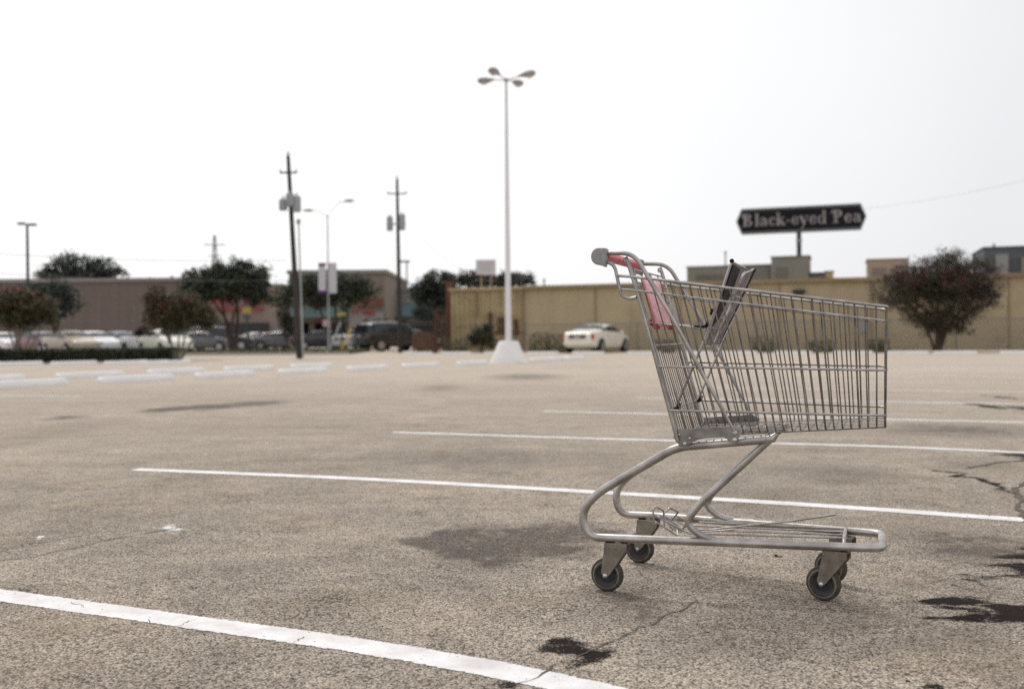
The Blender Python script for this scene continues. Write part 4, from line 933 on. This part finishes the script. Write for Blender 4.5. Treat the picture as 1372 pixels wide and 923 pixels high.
MB().prism([(-1.5, zt(500, 424, D)), (.0-.02, zt(500, 406, D)), (-.02, zt(500, 424, D))], lambda a, b, t: (t, 2+a, b), -(x1-x0)/2, (x1-x0)/2).build('awning', 'teal', sb4)
MB().box((0, 1.7, 1.1), (x1-x0-1, .5, 2.1)).build('shop_window', 'dark_open', sb4)
MB().box((0, 11.9, hA+.1), (x1-x0+.3, 20.3, .3)).build('coping', 'coping', sb4)
D = 70; x0 = gx(520, D)
tree('hedge_bush', 'olive bushes behind the black pickup truck and the right utility pole', 'bush', x0, D, 2, crown(D, x0, [(500, 436, 20, 8), (530, 436, 22, 8), (548, 440, 12, 8), (515, 446, 30, 8)], 21), 3, .18, 3500, 'leaf_myrtle_light', .2, seed=22, tr=.04)
# rusty structures at the corner
D = 58; p0 = gx(603, D); o = thing('brick_column', 'dark red brick column at the left corner of the tan building', 'column', (p0, D-.5, 0)); hc = zt(603, 380, D)
MB().box((0, 0, hc/2), (.36, .36, hc)).build('shaft', 'brick', o); MB().box((0, 0, hc+.04), (.46, .46, .1)).build('cap', 'brick', o)
D = 55; xc = (gx(583, D)+gx(598, D))/2; wr_ = gx(598, D)-gx(583, D); hr = zt(590, 415, D)
rk_ = thing('storage_rack', 'rusty open storage rack with brown boxes at the corner of the tan building', 'rack', (xc, D, 0))
for sx in (-1, 1):
    for sy in (0, 1): MB().box((sx*wr_/2, sy*.7, hr/2), (.07, .07, hr)).build('upright', 'rust', rk_)
for k in range(5): MB().box((0, .35, .12+k*(hr-.15)/4), (wr_+.05, .8, .06)).build('shelf', 'rust', rk_)
bx_ = MB()
for k in range(4):
    for s in (-.22, .2): bx_.box((s*wr_*1.1, .33, .12+k*(hr-.15)/4+.22), (wr_*.34, .5, .34-.05*(k % 2)))
bx_.build('stored_box', 'wood', rk_)
D = 53
for i, (px, w_, nn_, lb) in enumerate(((566, 13, 6, 'left stack of brown wooden pallets beside the rusty rack'), (577, 9, 5, 'right stack of brown wooden pallets beside the rusty rack'))):
    xc = gx(px, D); ww = w_*D/F*2*.5; st2 = thing('pallet_stack', lb, 'pallets', (xc, D+.3*i, 0), R(5*i), 'stacks of pallets')
    for k in range(nn_):
        m_ = MB()
        for y_ in (-.45, 0, .45): m_.box((0, y_, k*.18+.05), (ww*2, .1, .1))
        for q_ in range(5): m_.box((lerp(-ww, ww, (q_+.5)/5), 0, k*.18+.115), (ww*.3, 1.0, .025))
        m_.build('pallet', 'wood', st2)
o = thing('wooden_fence', 'low brown wooden fence behind the pallets', 'fence', (gx(573, 57), 57, 0))
m_ = MB()
for k in range(6): m_.box((-.55+k*.19, 0, .6), (.16, .03, 1.2))
m_.build('board', 'wood', o); MB().box((-.08, .04, .95), (1.12, .05, .09)).build('rail', 'wood', o)
# ------------------------------------------------------------------ utility poles
def utility(name, label, px, pyb, D, pxt, pyt, cans, arm_y, group=None):
    cw_ = .72 if px < 450 else 1.1; b = gx(px, D); top = W(pxt, pyt, D); t = thing(name, label, 'utility pole', (b, D, 0)); tp = Vector((top.x-b, 0, top.z))
    at_ = lambda py: Vector((lerp(0, tp.x, zt(px, py, D)/tp.z), 0, zt(px, py, D)))
    MB().tube([(0, 0, 0), tp*.5, tp], [.125, .105, .075], 10).build('pole', 'wood_pole', t)
    a = at_(arm_y); cr = MB(); cr.box(a+Vector((0, -.12, 0)), (cw_, .06, .07)); cr.build('crossarm', 'wood_pole', t)
    for s in (-.45, .45): MB().lathe([(.015, 0), (.035, .04), (.02, .07), (.035, .1), (.0001, .13)], 8, a+Vector((s*cw_, -.12, .035))).build('insulator', 'insul', t)
    MB().lathe([(.02, 0), (.06, .06), (.03, .1), (.05, .15), (.0001, .2)], 8, tp).build('insulator', 'insul', t)
    for cpx, y0_, y1_, dy in cans:
        z0_, z1_ = zt(cpx, y1_, D), zt(cpx, y0_, D); xx = gx(cpx, D)-b; c = MB().lathe([(.0001, z0_), (.16, z0_), (.175, z0_+.04), (.175, z1_-.05), (.14, z1_), (.0001, z1_+.02)], 14, (xx, dy, 0)).build('transformer', 'can', t)
        MB().lathe([(.03, z1_), (.045, z1_+.06), (.02, z1_+.14), (.0001, z1_+.16)], 8, (xx, dy, 0)).build('bushing', 'insul', c)
    mb = MB(); mb.box(at_((cans[0][1]+cans[0][2])/2)+Vector((0, -.12, 0)), (gx(cans[-1][0], D)-gx(cans[0][0], D), .06, .08)); mb.build('mounting_bracket', 'steel', t)
    return t, tp
u1, tp1 = utility('utility_pole', 'leaning dark wooden utility pole with three grey transformers', 401, 481, 40.5, 386, 209, [(383, 268, 283, -.22), (393, 261, 278, -.34), (401, 264, 285, -.22)], 232)
u2, tp2 = utility('utility_pole', 'straight wooden utility pole with two grey transformers right of the banners', 536, 473, 55, 532, 240, [(524.5, 291, 310, -.25), (541, 288, 309, -.25)], 260)
D = 44; b = gx(406, D); t = thing('utility_pole', 'thin pale pole just behind the leaning utility pole', 'utility pole', (b, D, 0)); tp = W(400, 297, D)
MB().tube([(0, 0, 0), (tp.x-b, 0, tp.z)], [.045, .035], 8).build('pole', 'steel', t); MB().box((tp.x-b, 0, tp.z), (.16, .12, .22)).build('fitting', 'can', t)
# guy wires with coloured guards
for i, (a, b_, c, d_, mat, lb) in enumerate(((455, 479, 470, 440, 'yellow', 'yellow plastic guard on a slanted guy wire'), (440, 479, 456, 432, 'steel', 'pale grey guard on a slanted guy wire'))):
    D = 54-i; p = W(a, b_, D); q = W(c, d_, D); o = MB().tube([(0, 0, 0), (q.x-p.x, 0, max(.1, q.z))], .05, 8).build('guy_guard', mat); o.location = (p.x, D, 0); tag(o, lb, 'guy wire guard')
# double arm street light with banners
D = 64; b = gx(440.5, D); t = thing('street_light', 'slim double armed street light carrying two vertical banners', 'street light', (b, D, 0)); zt_ = zt(440, 289, D)
MB().tube([(0, 0, 0), (0, 0, zt_)], [.065, .04], 10).build('pole', 'steel', t)
rA = W(468, 269, D); lA = W(413, 282, D)
for e, s in ((rA, 1), (lA, -1)):
    ex = e.x-b; MB().tube(smooth_path([(0, 0, zt_-.1), (ex*.45, 0, lerp(zt_, e.z, .75)), (ex, 0, e.z)], 5), .02, 6).build('lamp_arm', 'steel', t)
    MB().ball((ex, 0, e.z), .16, 6, (2.2, 1, .55)).build('lamp_head', 'roof_grey', t)
for a, c, py0, py1, pur in ((427.5, 437.5, 353, 393, True), (440.5+1, 452, 353, 393, False)):
    X0, X1 = gx(a, D)-b, gx(c, D)-b; Z1, Z0_ = zt(a, py0, D), zt(a, py1, D)
    bn = MB().box(((X0+X1)/2, 0, (Z0_+Z1)/2), (X1-X0, .025, Z1-Z0_)).build('banner', 'banner_white', t)
    MB().tube([((X0 if pur else X1), 0, Z1+.03), (0, 0, Z1+.03)], .02, 6).build('banner_rod', 'steel', t)
    if pur:
        MB().box(((X0+X1)/2, 0, Z1-.09), (X1-X0+.01, .035, .18)).build('purple_band', 'banner_purple', bn); MB().box(((X0+X1)/2, 0, Z0_+.09), (X1-X0+.01, .035, .18)).build('purple_band', 'banner_purple', bn)
D = 110; b = gx(546, D); t = thing('street_light', 'distant small street light just right of the straight utility pole', 'street light', (b, D, 0)); zz = zt(546, 351, D)
MB().tube([(0, 0, 0), (0, 0, zz)], .09, 8).build('pole', 'steel', t); MB().box((-.2, 0, zz+.05), (1.1, .4, .22)).build('lamp_head', 'roof_grey', t, bevel=.04)
# small signs
def sign(label, px, py, w_, h_, D, mat, rot45=False):
    b = gx(px, D); t = thing('road_sign', label, 'sign', (b, D, 0)); zz = zt(px, py, D)
    MB().tube([(0, 0, 0), (0, 0, zz)], .05, 8).build('post', 'dark_green_metal', t)
    MB().box((0, -.07, zz), (w_, .03, h_)).build('sign_plate', mat, t); return t
t = sign('yellow sign over a dark box on a green post before the forked oak', 331.5, 417, .48, .45, 57, 'sign_yellow'); MB().box((0, -.05, zt(331, 424, 57)), (.42, .25, .28)).build('control_box', 'roof_dark', t)
sign('small pale pink sign below the white banner', 438, 433, .5, .45, 66, 'sign_pale'); sign('small yellow sign right of the street light', 458, 421, .62, .22, 68, 'sign_yellow')
# transmission tower far away
D = 420; b = gx(289, D); t = thing('transmission_tower', 'faint distant transmission mast above the oak on the left', 'tower', (b, D, 0)); zz = zt(289, 315, D); gm_ = gen('hazy_steel', (.42, .43, .45), .7)
m_ = MB(); hwt = 2.2
for sx in (-1, 1):
    for sy in (-1, 1): m_.tube([(sx*hwt, sy*hwt, 0), (sx*.35, sy*.35, zz)], .22, 4)
for k in range(12):
    f0_, f1_ = k/12, (k+1)/12; a, c = lerp(hwt, .35, f0_), lerp(hwt, .35, f1_)
    for sy in (-1, 1): m_.tube([(-a, sy*a, zz*f0_), (c, sy*c, zz*f1_)], .10, 4); m_.tube([(a, sy*a, zz*f0_), (-c, sy*c, zz*f1_)], .10, 4)
m_.build('lattice', gm_, t); zz2 = zt(289, 328, D)
MB().box((0, 0, zz2), (9, .5, .5)).build('crossarm', gm_, t); MB().box((0, 0, zt(289, 343, D)), (6, .5, .4)).build('crossarm', gm_, t)
# power lines
def cable(label, a, b, sag, r):
    a, b = Vector(a), Vector(b); pts = [a.lerp(b, i/24)-Vector((0, 0, sag*4*(i/24)*(1-i/24))) for i in range(25)]
    c = pts[0].copy(); o = MB().tube([p-c for p in pts], r, 5).build('power_line', 'wire_black'); o.location = c; tag(o, label, 'power line', 'overhead power lines')
T1 = u1.location+tp1; T2 = u2.location+tp2
cable('power line from the top of the leaning pole to the straight pole', T1+Vector((0, 0, .15)), T2+Vector((0, 0, .15)), .5, .006)
cable('lower power line between the two wooden utility poles', T1+Vector((.4, -.1, -1.2)), T2+Vector((.4, -.1, -1.0)), .6, .006)
cable('upper cable running left from the leaning utility pole over the brown building', W(-300, 310, 62), W(384, 349, 60), .6, .016)
cable('lower cable running left over the wide dark oak', W(-300, 336, 64), W(384, 376, 60), .6, .016)
cable('cable running from the straight utility pole down towards the tan building', T2+Vector((0, 0, -1.9)), W(640, 372, 60), .4, .006)
cable('thin cable rising to the right from the black sign', W(1120, 284, 82), W(1480, 214, 70), .5, .008)
# ------------------------------------------------------------------ vehicles
def vehicle(name, label, cat, loc, heading, paint, kind='sedan', group=None):
    rz = R(90)-heading; t = thing(name, label, cat, (loc[0], loc[1], 0), rz, group)
    if kind == 'sedan':
        L = 4.75; w = .91; sts = [(-2.37, .42, .80, None, .74), (-2.33, .30, .95, None, .84), (-2.1, .24, 1.03, None, .92), (-1.55, .20, 1.06, None, .97), (-1.35, .20, 1.06, 1.10, .98), (-.85, .19, 1.05, 1.36, 1), (-.2, .19, 1.03, 1.44, 1), (.35, .19, 1.01, 1.42, 1), (.65, .19, 1.0, 1.32, 1), (1.2, .19, .97, 1.0, .99), (1.35, .2, .95, None, .98), (1.9, .22, .86, None, .93), (2.25, .28, .74, None, .82), (2.37, .40, .62, None, .68)]
        wx = (-1.45, 1.42); wrad = .33
    else:
        L = 4.9; w = .97; sts = [(-2.42, .55, .95, None, .86), (-2.38, .38, 1.10, 1.14, .92), (-2.25, .32, 1.12, 1.66, .96), (-1.9, .30, 1.12, 1.80, .98), (-1.0, .28, 1.11, 1.84, 1), (0, .28, 1.10, 1.82, 1), (.45, .28, 1.09, 1.76, 1), (1.05, .28, 1.07, 1.14, .99), (1.2, .28, 1.06, None, .98), (1.9, .30, 1.0, None, .95), (2.3, .36, .92, None, .86), (2.42, .5, .74, None, .76)]
        wx = (-1.5, 1.5); wrad = .38
    m_ = MB(); ring = []
    for x_, zb, zs, zr, kw in sts:
        W_ = w*kw; zr2 = zr if zr else zs+.03; gw = W_*(.80 if zr and zr > zs+.2 else .90); cut = .10 if zr and zr > zs+.2 else .012
        half = [(0, zb), (.86*W_, zb), (.97*W_, zb+.10), (W_, lerp(zb, zs, .5)), (.985*W_, zs-.10), (.94*W_, zs), (gw*(1.0), zr2-cut), (gw*.86, zr2-.01), (0, zr2+.015)]
        ring.append([(x_, y, zz) for y, zz in half]+[(x_, -y, zz) for y, zz in half[-2:0:-1]])
    n = len(ring[0]); vs = [p for r_ in ring for p in r_]; fs = [(i*n+j, (i+1)*n+j, (i+1)*n+(j+1) % n, i*n+(j+1) % n) for i in range(len(sts)-1) for j in range(n)]
    fs += [tuple(range(n))[::-1] if False else tuple(range(n)), tuple(range((len(sts)-1)*n, len(sts)*n))[::-1]]
    m_.add(vs, fs, True); body = m_.build('body', paint, t)
    b2 = body.modifiers.new('sub', 'SUBSURF'); b2.levels = 1; b2.render_levels = 1
    gl = MB()
    def inset(q, k, off):
        P_ = [Vector(p) for p in q]; c = sum(P_, Vector())/4; nrm = (P_[2]-P_[0]).cross(P_[3]-P_[1]).normalized()
        if nrm.dot(c-Vector((0, 0, .7))) < 0: nrm = -nrm
        gl.add([c+(p-c)*k+nrm*off for p in P_], [(0, 1, 2, 3)])
    for i in range(len(sts)-1):
        za, zb_ = sts[i][3], sts[i+1][3]
        ha = za is not None and za > sts[i][2]+.2; hb = zb_ is not None and zb_ > sts[i+1][2]+.2
        if ha and hb:
            for j in (5, n-6): inset([ring[i][j], ring[i+1][j], ring[i+1][(j+1) % n], ring[i][(j+1) % n]], .90, .012)
        elif (ha or hb) and za is not None and zb_ is not None:
            for j in (6, 7, n-8, n-7): inset([ring[i][j], ring[i+1][j], ring[i+1][(j+1) % n], ring[i][(j+1) % n]], .94, .0 if False else .008)
            for j in (5, n-6): inset([ring[i][j], ring[i+1][j], ring[i+1][(j+1) % n], ring[i][(j+1) % n]], .72, .012)
    gl.build('window_glass', 'glass', t)
    for x_ in wx:
        for s in (-1, 1):
            MB().lathe([(wrad*1.14, -.005), (wrad*1.14, .02)], 24, (x_, s*(w*.955), wrad+.02), Matrix.Rotation(R(90), 3, 'X')).build('wheel_arch', 'rubber', t)
            wl = MB().lathe([(wrad*.6, -.10), (wrad*.92, -.11), (wrad, -.08), (wrad, .08), (wrad*.92, .11), (wrad*.6, .10)], 24, (x_, s*(w-.09), wrad), Matrix.Rotation(R(90), 3, 'X')).build('wheel', 'rubber', t)
            rm = MB().lathe([(.0001, -.02), (wrad*.2, -.03), (wrad*.25, .0), (wrad*.55, .0), (wrad*.64, .012)], 10, (x_, s*(w+.022), wrad), Matrix.Rotation(R(90 if s < 0 else -90), 3, 'X')).build('rim', 'rim', wl)
    xr = -L/2-.01; hz = .78 if kind == 'sedan' else .95
    for s in (-1, 1):
        MB().box((xr+.11, s*w*.82, hz+.02), (.12, .15, .26) if kind == 'sedan' and paint == 'p_cream' else (.10, .12, .14), R(12*s)).build('tail_light', 'red_light', t, bevel=.02); MB().box((-xr-.16, s*w*.68, hz-.08), (.2, .26, .13), R(-16*s)).build('headlight', 'clear_light', t, bevel=.03)
        MB().box((.75, s*(w+.07), 1.02 if kind == 'sedan' else 1.15), (.1, .18, .12)).build('side_mirror', paint, t, bevel=.03)
        MB().box((-.15, s*(w+.004), .42), (2.2, .02, .05)).build('side_trim', paint, t)
        for dx in (-.35, .55): MB().box((dx-.35, s*(w-.002), .86), (.14, .03, .025)).build('door_handle', 'rim', t)
    MB().box((xr+.03, 0, .48), (.12, w*1.62, .16)).build('rear_bumper', paint, t, bevel=.04); MB().box((-xr-.06, 0, .42), (.16, w*1.45, .16)).build('front_bumper', paint, t, bevel=.04)
    pp = MB().box((xr+.005, -.0, hz+.02), (.05, .86, .17)).build('trunk_panel', 'plate_dark', t); MB().box((xr-.022, 0, hz+.0), (.012, .34, .14)).build('licence_plate', 'plate_white', t)
    return t
p = W(795, 470, 50.6); vehicle('parked_car', 'cream white sedan parked facing the tan building, seen from behind', 'car', (p.x+.15, 49.8), R(29), 'p_cream')
cg = 'cars parked behind the hedge'
for lb, px, D, hd, pt, kd in (
    ('dark red hatchback half hidden behind the left crape myrtle', 58, 63, 130, 'p_red', 'sedan'),
    ('white car at the left edge behind the crape myrtle', 2, 66, 130, 'p_white', 'sedan'),
    ('tan and white sedan behind the hedge, left of the middle one', 94, 60, 133, 'p_tan', 'sedan'),
    ('bright white sedan behind the middle of the hedge', 124, 63, 130, 'p_white', 'sedan'),
    ('dark blue car behind the hedge below the brown wall', 160, 66, 128, 'p_blue', 'sedan'),
    ('pale silver car behind the hedge right of the dark blue one', 178, 72, 130, 'p_silver', 'sedan'),
    ('white sedan beside the trunk of the second crape myrtle', 200, 62, 132, 'p_white', 'sedan'),
    ('cream car peeping out from the right end of the hedge', 222, 57, 140, 'p_cream', 'sedan'),
    ('dark grey car behind the forked oak, leftmost of those on the street', 268, 72, 80, 'p_grey', 'sedan'),
    ('black car behind the trunk of the forked oak', 296, 76, 75, 'p_black', 'suv'),
    ('white car right of the forked oak trunk', 343, 86, 50, 'p_white', 'sedan'),
    ('dark red car right of the yellow sign post', 362, 84, 60, 'p_red', 'sedan'),
    ('grey car between the leaning utility pole and the young tree', 376, 80, 85, 'p_grey', 'sedan'),
    ('dark sedan below the street banners', 432, 74, 72, 'p_black', 'sedan'),
    ('silver sedan right of the yellow guy guard', 478, 72, 20, 'p_silver', 'sedan'),
    ('large black sport utility vehicle left of the straight utility pole', 527, 62, 50, 'p_black', 'suv'),
    ('dark blue car mostly behind the straight utility pole', 549, 70, 40, 'p_blue', 'sedan')):
    vehicle('parked_car', lb, 'car', (gx(px, D), D), R(hd), pt, kd, cg if px < 260 else 'cars along the far street')
# ------------------------------------------------------------------ render settings
S.render.engine = 'CYCLES'; S.cycles.use_denoising = False; S.cycles.max_bounces = 6; S.cycles.sample_clamp_indirect = 2.5; S.cycles.sample_clamp_direct = 5; S.cycles.transparent_max_bounces = 12
S.view_settings.view_transform = 'Standard'; S.view_settings.look = 'None'; S.view_settings.exposure = 0; S.view_settings.gamma = 1
S.render.resolution_x = 1024; S.render.resolution_y = 688
